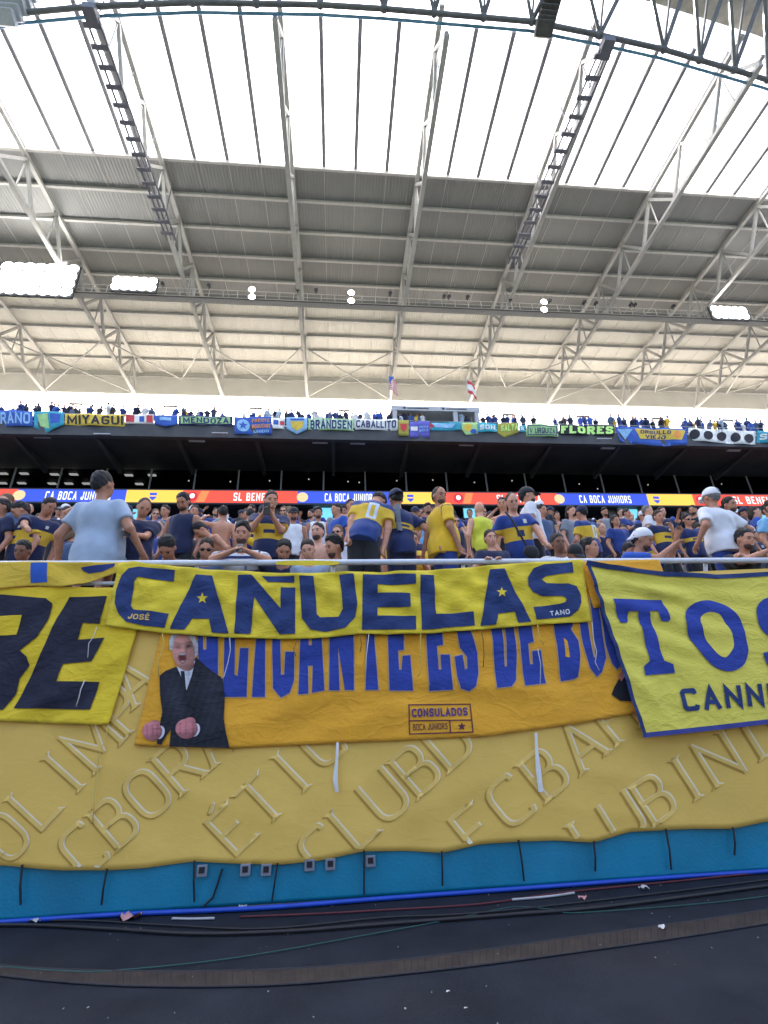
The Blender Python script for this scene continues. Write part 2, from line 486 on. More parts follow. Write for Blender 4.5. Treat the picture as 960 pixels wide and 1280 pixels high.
def corrugated(name, col):
    m = mat(name, col, .5, var=.10, scale=.35, dirt=.25, dirtcol=tuple(c * .75 for c in col))
    nt = m.node_tree; b = nt.nodes['Principled BSDF']
    tc = nt.nodes.new('ShaderNodeTexCoord'); wv = nt.nodes.new('ShaderNodeTexWave')
    wv.wave_type = 'BANDS'; wv.bands_direction = 'X'; wv.inputs['Scale'].default_value = 1.1; wv.inputs['Distortion'].default_value = 0
    nt.links.new(tc.outputs['Object'], wv.inputs['Vector'])
    bp = nt.nodes.new('ShaderNodeBump'); bp.inputs['Strength'].default_value = .4; bp.inputs['Distance'].default_value = .06
    nt.links.new(wv.outputs['Fac'], bp.inputs['Height']); nt.links.new(bp.outputs[0], b.inputs['Normal'])
    return m
M_roof_shaded = corrugated('roof_sheet_shaded', (0.195, 0.197, 0.198))  # front sheets, darkened to carry the dimmer light there
M_roof_lit = corrugated('rear_roof_sheet_lit', (0.46, 0.45, 0.415))  # same sheets, paler: the brighter rear light is put into the colour
m = bpy.data.materials.new('translucent_sheet'); m.use_nodes = True; MATS['translucent_sheet'] = m
nt = m.node_tree; nt.nodes.remove(nt.nodes['Principled BSDF'])
tr = nt.nodes.new('ShaderNodeBsdfTranslucent'); tr.inputs[0].default_value = (.86, .87, .88, 1)
df = nt.nodes.new('ShaderNodeBsdfDiffuse'); df.inputs[0].default_value = (.8, .8, .8, 1)
mx = nt.nodes.new('ShaderNodeMixShader'); mx.inputs[0].default_value = .3
nt.links.new(tr.outputs[0], mx.inputs[1]); nt.links.new(df.outputs[0], mx.inputs[2])
nt.links.new(mx.outputs[0], nt.nodes['Material Output'].inputs['Surface'])
M_sky = m

# ================================================================== ground
g = MB(); g.sheet([[(x, y, 0) for x in np.linspace(-400, 400, 9)] for y in np.linspace(-400, 400, 9)])
struct(g.build('ground', M_ground))
g = MB(); g.sheet([[(x, y, .004) for x in (-80, 60)] for y in (-110, -9)])
struct(g.build('grass_pitch', M_pitch))

g = MB(); g.sheet([[(x, y, .004) for x in (-300, 300)] for y in (60, 320)])
struct(g.build('bounce_plaza', mat('bounce_plaza_pale', (.52, .49, .44), .9)))  # unseen pale ground, added to bounce sunlight up under the rear roof
# rest of the bowl: unseen opposite and side stands, canopies, added to block sky
M_far = mat('added_far_stand', (.10, .11, .14), .9, var=.4, scale=.6)
for nm, pr in (('added_opposite_stand', [(-86, -118, 0), (98, -118, 0)]),):
    b = MB(); b.add([(-86, -112, 2), (98, -112, 2), (98, -160, 38), (-86, -160, 38), (-86, -160, 0), (98, -160, 0), (-86, -112, 0), (98, -112, 0)], [(0, 1, 2, 3), (3, 2, 5, 4), (0, 6, 7, 1), (1, 7, 5, 2), (0, 3, 4, 6)]); struct(b.build(nm, M_far))
    b = MB(); b.box((-86, -166, 47.3), (98, -124, 47.6)); struct(b.build('added_opposite_canopy', M_far))
for sx, x0, x1 in (('left', -86, -132), ('right', 98, 144)):
    b = MB(); b.add([(x0, -112, 2), (x0, 10, 2), (x1, 10, 38), (x1, -112, 38), (x1, 10, 0), (x1, -112, 0), (x0, -112, 0), (x0, 10, 0)], [(0, 1, 2, 3), (3, 2, 4, 5), (0, 6, 7, 1), (1, 7, 4, 2), (0, 3, 5, 6)]); struct(b.build('added_side_stand', M_far))
    xa, xb = sorted((x0 + (14 if x0 > 0 else -14), x1 + (8 if x0 > 0 else -8)))
    b = MB(); b.box((xa, -124, 47.3), (xb, 14, 47.6)); struct(b.build('added_side_canopy', M_far))

# ================================================================== front wall and lower stand
WY = 5.46
w = MB(); w.box((-16, WY, 0), (16, WY + .22, 2.72))
w = w.build('field_wall', M_conc); tag(w, 'low concrete field wall behind the yellow tarp, carrying the railing', 'wall')
FLOOR0, RISE, TREAD, ROW0 = 2.50, .36, .85, WY + .22
NROW = 33
st = MB()
for n in range(NROW):
    y0 = ROW0 + n * TREAD
    st.box((-80, y0, 0 if n == 0 else FLOOR0 + RISE * (n - 2)), (92, y0 + TREAD - .001, FLOOR0 + RISE * n))
struct(st.build('lower_stand', M_conc))
def floor_z(y): return FLOOR0 + RISE * max(0, int((y - ROW0) / TREAD))
TOPY, TOPZ = ROW0 + NROW * TREAD, FLOOR0 + RISE * (NROW - 1)

# concourse behind the last row
cb = MB(); cb.box((-80, TOPY, 0), (92, 41.0, TOPZ)); struct(cb.build('concourse_floor', M_conc))
cb = MB(); cb.box((-80, 41.0, 0), (92, 41.3, 21.3)); struct(cb.build('wall_concourse', M_dark))
cb = MB(); cb.box((-80, 34.7, 18.36), (92, 41.0, 18.60)); struct(cb.build('suite_floor', M_dark))
for i, X in enumerate(np.arange(-31.0, 46, 6.62)):
    c = MB(); c.box((X - .3, 34.9, TOPZ), (X + .3, 35.5, 18.355)); o = c.build('concourse_column', mat('column_paint', (.12, .12, .13), .7))
    tag(o, 'dark square column under the scoreboard ribbon at the back of the lower stand', 'column', 'columns under the scoreboard ribbon')
M_screen = emat('tv_cyan', (.18, .62, .85), .2)
for (px, py, wd, hh, lb) in ((404, 642, 1.5, .95, 'left of the stooping fan'), (541, 641, 1.6, .8, 'above the yellow shirted man'), (593, 640, 1.7, 1.0, 'behind the high-visibility vest'),
                             (957, 641, 1.5, 1.0, 'at the far right edge'), (160, 645, 1.7, 1.1, 'beside the man in the navy polo shirt'), (8, 643, 1.4, .9, 'at the far left edge'), (786, 643, 1.6, 1.0, 'above the woman in a blue jersey')):
    p = onY(px, py, 34.55)
    t = thing('tv_screen', 'lit blue television hanging under the ribbon ' + lb, 'television', p)
    b = MB(); b.box((p[0] - wd / 2 - .06, 34.56, p[2] - hh / 2 - .06), (p[0] + wd / 2 + .06, 34.66, p[2] + hh / 2 + .06)); b.build('casing', M_dark, t)
    b = MB(); b.box((p[0] - wd / 2, 34.545, p[2] - hh / 2), (p[0] + wd / 2, 34.557, p[2] + hh / 2)); b.build('screen', M_screen, t)
    b = MB(); b.beam((p[0], 34.61, p[2] + hh / 2 + .062), (p[0], 34.61, 17.2), .06); b.build('bracket', M_dark, t)

# ================================================================== scoreboard ribbon
LY = 34.0
zt, zb = 18.36, 17.38
led = thing('scoreboard_ribbon', 'long lit red, blue and yellow scoreboard ribbon across the stand', 'scoreboard', (0, LY, 17.3))
b = MB(); b.box((-80, LY + .02, zb - .12), (92, LY + .55, zt + .10)); b.build('housing', M_dark, led)
def X_at(px, py=622, Y=LY): return float(onY(px, py, Y)[0])
LE = 0.22
C_red = emat('led_red', (.85, .075, .035), LE); C_blue = emat('led_blue', (.035, .08, .62), LE); C_yel = emat('led_yellow', (.95, .56, .07), LE)
C_white = emat('led_white', (.95, .95, 1.0), .26); C_gold = emat('led_gold', (.75, .55, .28), LE); C_dred = emat('led_deep_red', (.6, .02, .02), .2); C_org = emat('led_orange', (.95, .22, .06), LE)
segs = [(-110, 20, C_red), (20, 157, C_blue), (157, 228, C_yel), (228, 372, C_red), (372, 496, C_blue), (496, 556, C_yel), (556, 697, C_red), (697, 809, C_blue), (809, 866, C_yel), (866, 1090, C_red)]
for a, c, m in segs:
    b = MB(); b.box((X_at(a), LY, zb), (X_at(c) - .004, LY + .018, zt)); b.build('panel', m, led)
def led_paint(quads, m, name, off):
    V, T = fill(quads)
    me = bpy.data.meshes.new(name); me.from_pydata([(v[0], LY - off, v[1]) for v in V], [], T); me.update(); obj(name, me, m, led)
def led_text(text, px0, px1):
    q, wd = text_quads(text, .15, .16, .22, .60); x0, x1 = X_at(px0), X_at(px1); z0, z1 = zb + .16, zt - .17
    led_paint([[np.array([x0 + (x1 - x0) * p[0] / wd, z0 + (z1 - z0) * p[1]]) for p in a] for a in q], C_white, 'lettering', .006)
for a, c in ((56, 138), (406, 470), (724, 788)): led_text('CA BOCA JUNIORS', a, c)
for a, c in ((292, 347), (621, 676), (915, 972)): led_text('SL BENFICA', a, c)
for px in (23, 378, 699): led_paint([ellipse(X_at(px), 17.87, .42, .40)], C_gold, 'ball_emblem', .008)
for px in (191, 513, 820):
    x = X_at(px); led_paint([[np.array(p) for p in ((x - .25, 18.15), (x - .25, 17.75), (x, 17.5), (x + .25, 17.75), (x + .25, 18.15))]], C_blue, 'crest', .006)
    led_paint([[np.array(p) for p in ((x - .25, 17.93), (x - .25, 17.83), (x + .25, 17.83), (x + .25, 17.93))]], C_yel, 'crest_band', .010)
for px in (240, 573, 875):
    x = X_at(px); led_paint([ellipse(x, 17.87, .40, .40)], C_dred, 'crest', .006); led_paint([ellipse(x, 17.92, .18, .2)], C_white, 'crest_eagle', .010)
    led_paint([[np.array(p) for p in ((x + .6, 18.33), (x + 1.2, 18.33), (x + .9, 17.42), (x + .3, 17.42))]], C_org, 'flash', .006)

# ================================================================== suites above the ribbon
mg = bpy.data.materials.new('dark_glass'); mg.use_nodes = True; nt = mg.node_tree; nt.nodes.remove(nt.nodes['Principled BSDF'])
t1 = nt.nodes.new('ShaderNodeBsdfTransparent'); t1.inputs[0].default_value = (.30, .31, .33, 1)
g1 = nt.nodes.new('ShaderNodeBsdfGlossy'); g1.inputs['Roughness'].default_value = .05; g1.inputs[0].default_value = (.5, .5, .55, 1)
fr = nt.nodes.new('ShaderNodeFresnel'); fr.inputs[0].default_value = 1.35
mx = nt.nodes.new('ShaderNodeMixShader'); nt.links.new(fr.outputs[0], mx.inputs[0]); nt.links.new(t1.outputs[0], mx.inputs[1]); nt.links.new(g1.outputs[0], mx.inputs[2])
nt.links.new(mx.outputs[0], nt.nodes['Material Output'].inputs['Surface'])
SY = 36.0
suite = thing('suite_windows', 'dark glazed row of suites between the ribbon and the black soffit', 'windows', (0, SY, 18.6))
mull = None
xs = np.arange(-31.4, 48, 3.36)
M_mull = mat('mullion_grey', (.16, .165, .18), .5)
for i, X in enumerate(xs):
    b = MB(); b.box((X - .06, SY - .06, 18.6), (X + .06, SY + .06, 21.2))
    if mull is None:
        mull = MB().box((-.06, -.06, 18.6), (.06, .06, 21.2)).mesh('mullion'); pane = MB().box((.062, -.012, 18.66), (3.36 - .062, .012, 21.14)).mesh('pane')
        hr = MB().box((.4, -2.0, 18.62), (3.0, -1.95, 19.15)).mesh('balcony_rail')
    for nm, me, mm in (('mullion', mull, M_mull), ('pane', pane, mg)):
        o = obj(nm, me, mm, suite); o.location = (X - 0, 0 + SY - SY, -18.6)
b = MB(); b.box((-80, SY - .08, 18.602), (92, SY + .08, 18.655)); b.build('sill', M_mull, suite)
b = MB(); b.box((-80, 40.9, 18.6), (92, 40.99, 21.2)); b.build('back_wall', mat('suite_wall', (.05, .05, .055), .8), suite)
M_suite_lamp = emat('suite_lamp', (1, .93, .8), .7)
for px, py in ((4, 592), (30, 592), (68, 593), (92, 593), (3, 604), (27, 604), (65, 604.5), (86, 604.5), (108, 604.5), (161, 594), (190, 594), (174, 605)):
    p = onZ(px, py, 21.08)
    b = MB(); b.box((p[0] - .30, p[1] - .12, p[2] - .03), (p[0] + .30, p[1] + .15, p[2] + .04)); b.build('ceiling_lamp', M_suite_lamp, suite)
M_pin = emat('suite_spot', (1, .9, .75), 1.2)
for px, py in ((236, 601), (288, 602), (337, 601), (386, 599), (435, 602), (449, 603), (496, 601), (541, 600), (593, 603), (640, 601), (724, 605), (747, 611), (810, 606), (902, 605)):
    p = onZ(px, py, 20.9)
    b = MB(); b.ball(p, .06, 6, 4); b.build('spot_lamp', M_pin, suite)

# ================================================================== upper deck
DY, DZ = 31.1, 21.25
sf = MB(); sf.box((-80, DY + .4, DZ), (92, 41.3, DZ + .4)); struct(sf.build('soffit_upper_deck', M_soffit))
sf = MB(); sf.box((-80, DY, DZ - .12), (92, DY + .399, 22.15)); o = sf.build('deck_parapet', M_dark); tag(o, 'dark front edge of the upper deck that the small banners hang over', 'parapet')
for i, X in enumerate(np.arange(-39.0, 56, 5.52)):          # ribs of the soffit
    b = MB(); b.add([(X - .13, DY + .45, DZ - .10), (X + .13, DY + .45, DZ - .10), (X + .13, 35.9, DZ - .55), (X - .13, 35.9, DZ - .55), (X - .13, DY + .45, DZ - .002), (X + .13, DY + .45, DZ - .002), (X + .13, 35.9, DZ - .002), (X - .13, 35.9, DZ - .002)],
                    [(0, 3, 2, 1), (0, 1, 5, 4), (1, 2, 6, 5), (2, 3, 7, 6), (3, 0, 4, 7), (4, 5, 6, 7)])
    o = b.build('soffit_beam', M_dark); tag(o, 'dark tapered beam under the black soffit of the upper deck', 'beam', 'beams under the upper deck')
for i, (px, py) in enumerate(((52, 546), (128, 543), (246, 551), (275, 542), (400, 553), (447, 554), (583, 556), (760, 560), (917, 563), (755, 549))):
    p = onZ(px, py, DZ - .03)
    b = MB(); b.box((p[0] - .55, p[1] - .12, DZ - .07), (p[0] + .55, p[1] + .12, DZ - .002)); o = b.build('soffit_lamp', M_grey)
    tag(o, 'small unlit strip lamp on the black soffit, ' + ['first from left', 'second from left', 'third from left', 'fourth from left', 'fifth from left', 'sixth from left', 'seventh from left', 'ninth from left', 'last on the right', 'eighth from left'][i], 'lamp', 'strip lamps on the soffit')
us = MB()
UR = 29
for n in range(UR):
    y0 = DY + .4 + n * .86
    us.box((-80, y0, 21.66 if n == 0 else 22.45 + .58 * (n - 2)), (92, y0 + .859, 22.55 + .58 * n))
struct(us.build('upper_stand', mat('upper_tier', (.55, .52, .47), .85, var=.15, scale=1.0)))
UB = DY + .4 + UR * .86
b = MB(); b.box((-80, UB, 20), (92, UB + .3, 22.0 + .58 * (UR - 1) + .9)); struct(b.build('wall_upper_rear', mat('cream_wall', (.6, .58, .54), .8)))
# railing of the upper deck
ur = thing('deck_railing', 'thin railing along the front edge of the upper deck', 'railing', (0, DY + .15, 22.15))
for z in (22.55, 23.0):
    b = MB(); b.tube([(-80, DY + .15, z), (92, DY + .15, z)], .025, 6); b.build('rail', M_grey, ur)
pm = MB().box((-.02, -.02, 22.15), (.02, .02, 22.98)).mesh('post')
for X in np.arange(-40, 56, 2.2):
    o = obj('post', pm, M_grey, ur); o.location = (X, 0, -22.15)

# rear frames seen against the sky
for i, px in enumerate((95, 213, 320, 430, 537, 636, 728, 822, 909)):
    p = onY(px, 494 if px == 537 else 505 + .025 * (px - 95), UB + .15); zt_ = p[2] - .1
    t = thing('roof_frame', 'small dark portal frame standing on the rear wall against white sky', 'frame', (p[0], UB + .15, 39.1), 'portal frames along the rear wall')
    for s in (-1, 1):
        b = MB(); b.beam((p[0] + s * .75, UB + .15, 39.14), (p[0] + s * .75, UB + .15, zt_), .1); b.build('post', M_dark, t)
    b = MB(); b.box((p[0] - .85, UB + .05, zt_ + .001), (p[0] + .85, UB + .25, zt_ + .22)); b.build('crossbar', M_dark, t)

# ================================================================== roof
RZ = 47.3                                    # underside of the roof sheets
FY, OY, BY = 17.6, 28.0, 56.2                # front edge, start of the opaque sheets, rear edge
TX = [-4.1 + 11.05 * k for k in range(-6, 9)]
CX = [-4.1 + 2.7625 * k for k in range(-24, 33)]
roof = thing('stadium_roof', 'grey ribbed stadium canopy with a bright translucent front strip', 'roof', (0, BY, RZ))
pan = MB().box((.01, OY, RZ), (2.7525, 42.99, RZ + .12)).mesh('roof_panel'); pan.materials.append(M_roof_shaded)
pan2 = MB().box((.01, 43.01, RZ), (2.7525, BY, RZ + .12)).mesh('rear_roof_panel'); pan2.materials.append(M_roof_lit)
skp = MB().add([(.01, FY, RZ + .05), (2.7525, FY, RZ + .05), (2.7525, OY, RZ + .05), (.01, OY, RZ + .05)], [(0, 1, 2, 3)]).mesh('skylight_panel'); skp.materials.append(M_sky)
ribm = MB().box((-.15, FY, RZ - .22), (.15, OY - .2, RZ + .049)).mesh('skylight_rib'); ribm.materials.append(M_rib)
seam = MB().box((-.022, OY + .1, RZ - .05), (.022, BY, RZ - .001)).mesh('seam'); seam.materials.append(M_purlin)
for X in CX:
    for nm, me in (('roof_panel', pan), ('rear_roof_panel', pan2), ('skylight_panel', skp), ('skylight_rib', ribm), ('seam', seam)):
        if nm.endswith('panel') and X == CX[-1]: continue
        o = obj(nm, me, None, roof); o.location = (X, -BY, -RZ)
PY = [28.0, 31.0, 34.2, 37.3, 40.3, 43.0, 45.6, 48.2, 50.8, 53.4]
pur = MB().box((CX[0], -.11, RZ - .34), (CX[-1], .11, RZ - .052)).mesh('purlin'); pur.materials.append(M_purlin)
for y in PY:
    o = obj('purlin', pur, None, roof); o.location = (0, y - BY, -RZ)
b = MB(); b.box((CX[0], BY + .001, 43.7), (CX[-1], BY + .25, RZ + .12)); b.build('rear_fascia', M_fascia, roof)
b = MB(); b.box((CX[0], BY - .22, RZ - .9), (CX[-1], BY, RZ - .66)); b.build('rear_gutter', M_purlin, roof)

BZ = 42.9                                   # underside of the trusses
NP = 8; YS = np.linspace(16.4, 55.2, NP + 1)
chord_t = MB().beam((0, 16.4, RZ - .50), (0, 55.6, RZ - .50), .34, .28).mesh('top_chord')
chord_b = MB().beam((0, 16.4, BZ), (0, 55.6, BZ), .36, .30).mesh('bottom_chord')
diag = {}
for i in range(NP):
    y0, y1 = YS[i], YS[i + 1]; ym = (y0 + y1) / 2
    for nm, a, c in (('a', (0, y0, BZ + .16), (0, ym, RZ - .64)), ('b', (0, ym, RZ - .64), (0, y1, BZ + .16))):
        diag[(i, nm)] = MB().beam(a, c, .26, .24).mesh('diagonal')
post = {i: MB().beam((0, (YS[i] + YS[i + 1]) / 2, BZ + .142), (0, (YS[i] + YS[i + 1]) / 2, RZ - .64), .1, .1).mesh('post') for i in range(NP)}
ORD = ['second truss from the left edge of the roof', 'truss']
for k, X in enumerate(TX):
    if not -49 < X < 64: continue
    seen = ['outermost at the far left end', 'second from the far left end', 'third from the far left end', 'at the left edge above the floodlight bank', 'left of the one with the dark cable ladder', 'beside the left dark cable ladder', 'left of the two central ones',
            'right of the two central ones', 'beside the right dark cable ladder', 'second from the right, zigzag against the skylight', 'far right above the right floodlight', 'fourth from the far right end', 'third from the far right end', 'second from the far right end', 'outermost at the far right end'][k]
    t = thing('roof_truss', 'white steel roof truss ' + seen, 'truss', (X, 55.6, BZ), 'white trusses under the canopy')
    for nm, me in [('top_chord', chord_t), ('bottom_chord', chord_b)] + [('diagonal', diag[d]) for d in diag] + [('post', post[d]) for d in post]:
        o = obj(nm, me, M_white_steel, t); o.location = (0, -55.6, -BZ)
# braces between the trusses near the rear
nb = 0
for k in range(len(TX) - 1):
    x0, x1 = TX[k], TX[k + 1]; xm = (x0 + x1) / 2
    prs = [((x0, 45.5), (x1, 55.0)), ((x1, 45.5), (x0, 55.0))] if k in (3, 6, 9) else [((x0, 45.5), (xm, 55.2)), ((x1, 45.5), (xm, 55.2))]
    if k < 2 or k > 11: continue
    for j, (a, c) in enumerate(prs):
        b = MB(); dz = .07 * (1 if j else -1)
        b.beam((a[0], a[1], BZ + .05 + dz), (c[0], c[1], BZ + .05 + dz + (2.6 if k not in (3, 6, 9) else 0)), .13, .13); o = b.build('roof_brace', M_white_steel)
        tag(o, 'slanting white roof brace near the rear, %s visible bay from the left, leaning %s' % (['first', 'second', 'third', 'fourth', 'fifth', 'sixth', 'seventh', 'eighth', 'ninth', 'tenth'][k - 2], ['right', 'left'][j]), 'brace', 'braces between the roof trusses')
# catwalk
CYW, CZW = 38.0, 41.45
cw = thing('catwalk', 'steel maintenance catwalk hung across the roof under the trusses', 'catwalk', (0, CYW, CZW))
x0, x1 = CX[0], CX[-1]
b = MB(); b.box((x0, CYW - .35, CZW + .04), (x1, CYW + .35, CZW + .1)); b.build('deck', mat('catwalk_deck', (.26, .26, .26), .6), cw)
for dy in (-.45, .45):
    for z in (.55, 1.08):
        b = MB(); b.tube([(x0, CYW + dy, CZW + z), (x1, CYW + dy, CZW + z)], .035, 6); b.build('handrail', M_purlin, cw)
pm = MB().box((-.03, CYW - .48, CZW + .1), (.03, CYW - .42, CZW + 1.08)).mesh('stanchion')
hm = MB().box((-.05, CYW - .04, CZW + .1), (.05, CYW + .04, BZ + 1.5)).mesh('hanger')
for i, X in enumerate(np.arange(x0 + 1, x1, 1.38)):
    o = obj('stanchion', pm, M_purlin, cw); o.location = (X, -CYW, -CZW)
b = MB(); b.tube([(x0, CYW - .6, CZW - .25), (x1, CYW - .6, CZW - .15)], .05, 8); b.build('conduit', M_dark, cw)
for X in TX:
    o = obj('hanger', hm, M_purlin, cw); o.location = (X + .3, -CYW, -CZW)
rnd = random.Random(3)
for ii, px in enumerate((205, 262, 372, 395, 488, 556, 562, 586, 640, 690, 735, 750, 795, 800, 850)):
    p = onZ(px, 372 + (px - 300) * .02, CZW + .6)
    t = thing('spotlight', '%s small dark unlit spotlight from the left on the catwalk' % 'first second third fourth fifth sixth seventh eighth ninth tenth eleventh twelfth thirteenth fourteenth fifteenth'.split()[ii], 'spotlight', (p[0], CYW - .5, CZW + 1.1), 'unlit spotlights on the catwalk')
    b = MB(); b.tube([(p[0], CYW - .75, CZW + 1.30 + .15 * rnd.random()), (p[0], CYW - .35, CZW + 1.5)], [.2, .13], 8); b.build('lamp_head', M_dark, t)
    b = MB(); b.beam((p[0], CYW - .45, CZW + 1.05), (p[0], CYW - .45, CZW + 1.35), .06); b.build('bracket', M_dark, t)

# floodlights (lit)
M_lamp = emat('floodlight_glow', (1.0, .97, .90), 5.0); M_lamp2 = emat('twin_lamp_glow', (1.0, .93, .75), 9.0)
def bank(px, py, nx, nz, r, gap, label):
    p = onY(px, py, 36.6)
    t = thing('floodlight_bank', label, 'floodlight', p)
    b = MB(); b.box((p[0] - nx * gap / 2 - .1, 36.75, p[2] - nz * gap / 2 - .1), (p[0] + nx * gap / 2 + .1, 36.9, p[2] + nz * gap / 2 + .1)); b.build('frame', M_dark, t)
    b = MB(); b.beam((p[0], 36.95, p[2] + nz * gap / 2 - .2), (p[0], 37.5, BZ + .1), .14); b.build('bracket', M_dark, t)
    for i in range(nx):
        for j in range(nz):
            c = np.array([p[0] + (i - (nx - 1) / 2) * gap, 36.6, p[2] + (j - (nz - 1) / 2) * gap])
            h = MB(); h.box(c + [-r * .9, -.06, -r * .9], c + [r * .9, .149, r * .9]); hd = h.build('lamp_head', M_grey, t)
            h = MB(); h.ball(c + [0, -.062, 0], (r, .07, r), 14, 8); h.build('lens', M_lamp, hd)
bank(46, 349, 7, 4, .56, .98, 'floodlight bank oversized for its glare at the left edge under the roof')  # glare built into the shape: bank oversized, lenses overlapping
bank(168, 355, 5, 2, .46, .80, 'smaller bright floodlight bank right of the one oversized for its glare')
bank(912, 391, 5, 2, .46, .80, 'bright floodlight bank at the right under the roof')
for i, (px, ya, yb, lb) in enumerate(((315, 362, 371, 'leftmost'), (439, 366, 376, 'middle'), (680, 377.5, 387, 'rightmost'))):
    p = onY(px, ya, 37.2); q = onY(px, yb, 37.2)
    t = thing('twin_lamp', 'pair of small lit lamps on the catwalk, %s of the three pairs' % lb, 'lamp', q, 'small lit lamp pairs on the catwalk')
    b = MB(); b.beam((p[0], 37.45, q[2] - .3), (p[0], 37.45, p[2] + .4), .09); b.build('bracket', M_dark, t)
    for c in (p, q):
        h = MB(); h.tube([c + [0, .2, 0], c], [.2, .34], 12); hd = h.build('lamp_head', M_grey, t)
        h = MB(); h.ball(c + [0, -.02, 0], (.33, .1, .33), 10, 6); h.build('lens', M_lamp2, hd)

# cable ladders along two trusses
for (px, py, qx, qy, lb) in ((115, 22, 214, 300, 'left'), (757, 62, 640, 330, 'right')):
    a = onZ(px, py, BZ - .6); c = onZ(qx, qy, BZ - .6); c[0] = a[0] + (c[0] - a[0])
    t = thing('cable_ladder', 'dark cable ladder hung along the %s side truss under the skylight' % lb, 'cable ladder', c)
    for s in (-.38, 0, .38):
        b = MB(); b.beam(a + [s, 0, 0], c + [s, 0, 0], .10 if s else .05, .16); b.build('side_rail', M_tray, t)
    n = 14; rm = MB()
    for i in range(n):
        p = a + (c - a) * (i + .3) / n
        b = MB(); b.box((p[0] - .62, p[1] - .14, p[2] - .20), (p[0] + .45, p[1] + .14, p[2] - .081)); b.build('clamp_box', M_tray, t)
        if i % 4 == 0:
            b = MB(); b.beam((p[0], p[1], p[2] + .081), (p[0], p[1], RZ - .6), .06); b.build('hanger', M_tray, t)
    b = MB(); b.box((a[0] - .38, a[1] - .6, a[2] - .25), (a[0] + .38, a[1] + .4, a[2] + .35)); b.build('junction_box', M_tray, t)

# front ring truss (bends back at both ends)
RC = [onZ(px, py, 43.0) for px, py in ((-190, 62), (-80, 34), (20, 17), (115, 8), (240, 3), (400, 6), (480, 11), (665, 27), (750, 44), (830, 62), (960, 100), (1100, 150))]
RU = [p + np.array([0, -3.0, 4.2]) for p in RC]
rg = thing('ring_truss', 'heavy dark ring truss along the front edge of the canopy', 'truss', RC[5])
M_ring = mat('ring_steel', (.10, .105, .115), .5, var=.2, scale=1.5)
M_ringb = mat('ring_blue_steel', (.09, .22, .36), .5, var=.2, scale=1.5)
b = MB(); b.tube(RC, .17, 8); b.build('lower_chord', M_ring, rg, True)
b = MB(); b.tube([p + [0, .45, -.05] for p in RC], .10, 6); b.build('cable_pipe', M_ringb, rg, True)
b = MB(); b.tube(RU, .26, 8); b.build('upper_chord', M_ringb, rg, True)
for i in range(len(RC) - 1):
    L = np.linalg.norm(RC[i + 1] - RC[i]); n = max(1, int(round(L / 3.4)))
    for j in range(n):
        p = RC[i] + (RC[i + 1] - RC[i]) * j / n; q = RC[i] + (RC[i + 1] - RC[i]) * (j + 1) / n; mid = (RU[i] + (RU[i + 1] - RU[i]) * (j + .5) / n)
        pu = RU[i] + (RU[i + 1] - RU[i]) * j / n
        b = MB(); b.beam(p, mid, .2, .2); b.build('diagonal', M_ring, rg)
        b = MB(); b.beam(q, mid, .2, .2); b.build('diagonal', M_ring, rg)
        b = MB(); b.beam(p, pu, .12, .12); b.build('post', M_ring, rg)
        b = MB(); b.ball(p, (.26, .26, .24), 8, 6); b.build('node', M_ring, rg)
# second roof edge beyond the ring (cream soffit strip over the corner)
b = MB()
g1_, g2_ = [p + np.array([0, -.6, 4.9]) for p in RC[3:]], [p + np.array([0, -2.6, 5.0]) for p in RC[3:]]
b.sheet([g1_, g2_]); o = b.build('walkway_panel', mat('cream_panel', (.42, .39, .34), .7, var=.2, scale=1.5), rg)
# speaker arrays hanging at the ring
M_spk = mat('speaker_black', (.045, .042, .042), .6, var=.3, scale=5)
for (px, py, lb, s) in ((683, 40, 'dark curved speaker array hanging from the ring truss right of centre', 1), (4, 25, 'grey curved speaker array hanging at the upper left corner', 1.25)):
    p = onZ(px, py, 41.6)
    t = thing('speaker_array', lb, 'speaker array', p)
    for i in range(7):
        a = i / 6; c = p + np.array([a * 1.0 * s - .1, -a * a * .9, .35 + a * 3.2]); th = .55 - a * .5
        b = MB(); ax = np.array([0, math.cos(th), -math.sin(th)]); up_ = np.array([0, math.sin(th), math.cos(th)]); rx = np.array([1., 0, 0])
        vs = [c + rx * sx * .55 * s + ax * sy * .42 + up_ * sz * .25 for sx in (-1, 1) for sy in (-1, 1) for sz in (-1, 1)]
        b.add(vs, [(0, 1, 3, 2), (4, 6, 7, 5), (0, 4, 5, 1), (2, 3, 7, 6), (0, 2, 6, 4), (1, 5, 7, 3)])
        b.build('speaker_box', M_spk if s == 1 else M_grey, t, bevel=.06)
    b = MB(); b.beam(p + [.5, -.4, 3.6], p + [.5, -.4, 5.6], .1); b.build('hanger', M_tray, t)
# ================================================================== front wall dressing
M_fy = mat('cloth_yellow', (.78, .54, .022), .85, var=.07, scale=3, crumple=.36, sheen=.2)
M_cy = mat('cloth_lemon', (.76, .56, .030), .85, var=.12, scale=5, crumple=.36, sheen=.2)
M_ty = mat('cloth_lime_yellow', (.74, .62, .085), .85, var=.05, scale=3, crumple=.36, sheen=.2)
M_or = mat('cloth_orange', (.80, .37, .022), .85, var=.07, scale=3, crumple=.36, sheen=.2)
M_tarp = mat('tarp_mustard', (.76, .48, .095), .6, var=.06, scale=1.2, crumple=.07)
M_navy = mat('print_navy', (.020, .040, .135), .8, var=.15, scale=6, crumple=.36)
M_ink = mat('print_black_navy', (.018, .018, .035), .8, var=.2, scale=6, crumple=.36)
M_royal = mat('print_royal', (.028, .055, .30), .8, var=.12, scale=6, crumple=.36)
M_tan = mat('print_tan_edge', (.55, .36, .18), .85)
M_cream = mat('print_cream', (.76, .50, .125), .7, var=.08, crumple=.07)
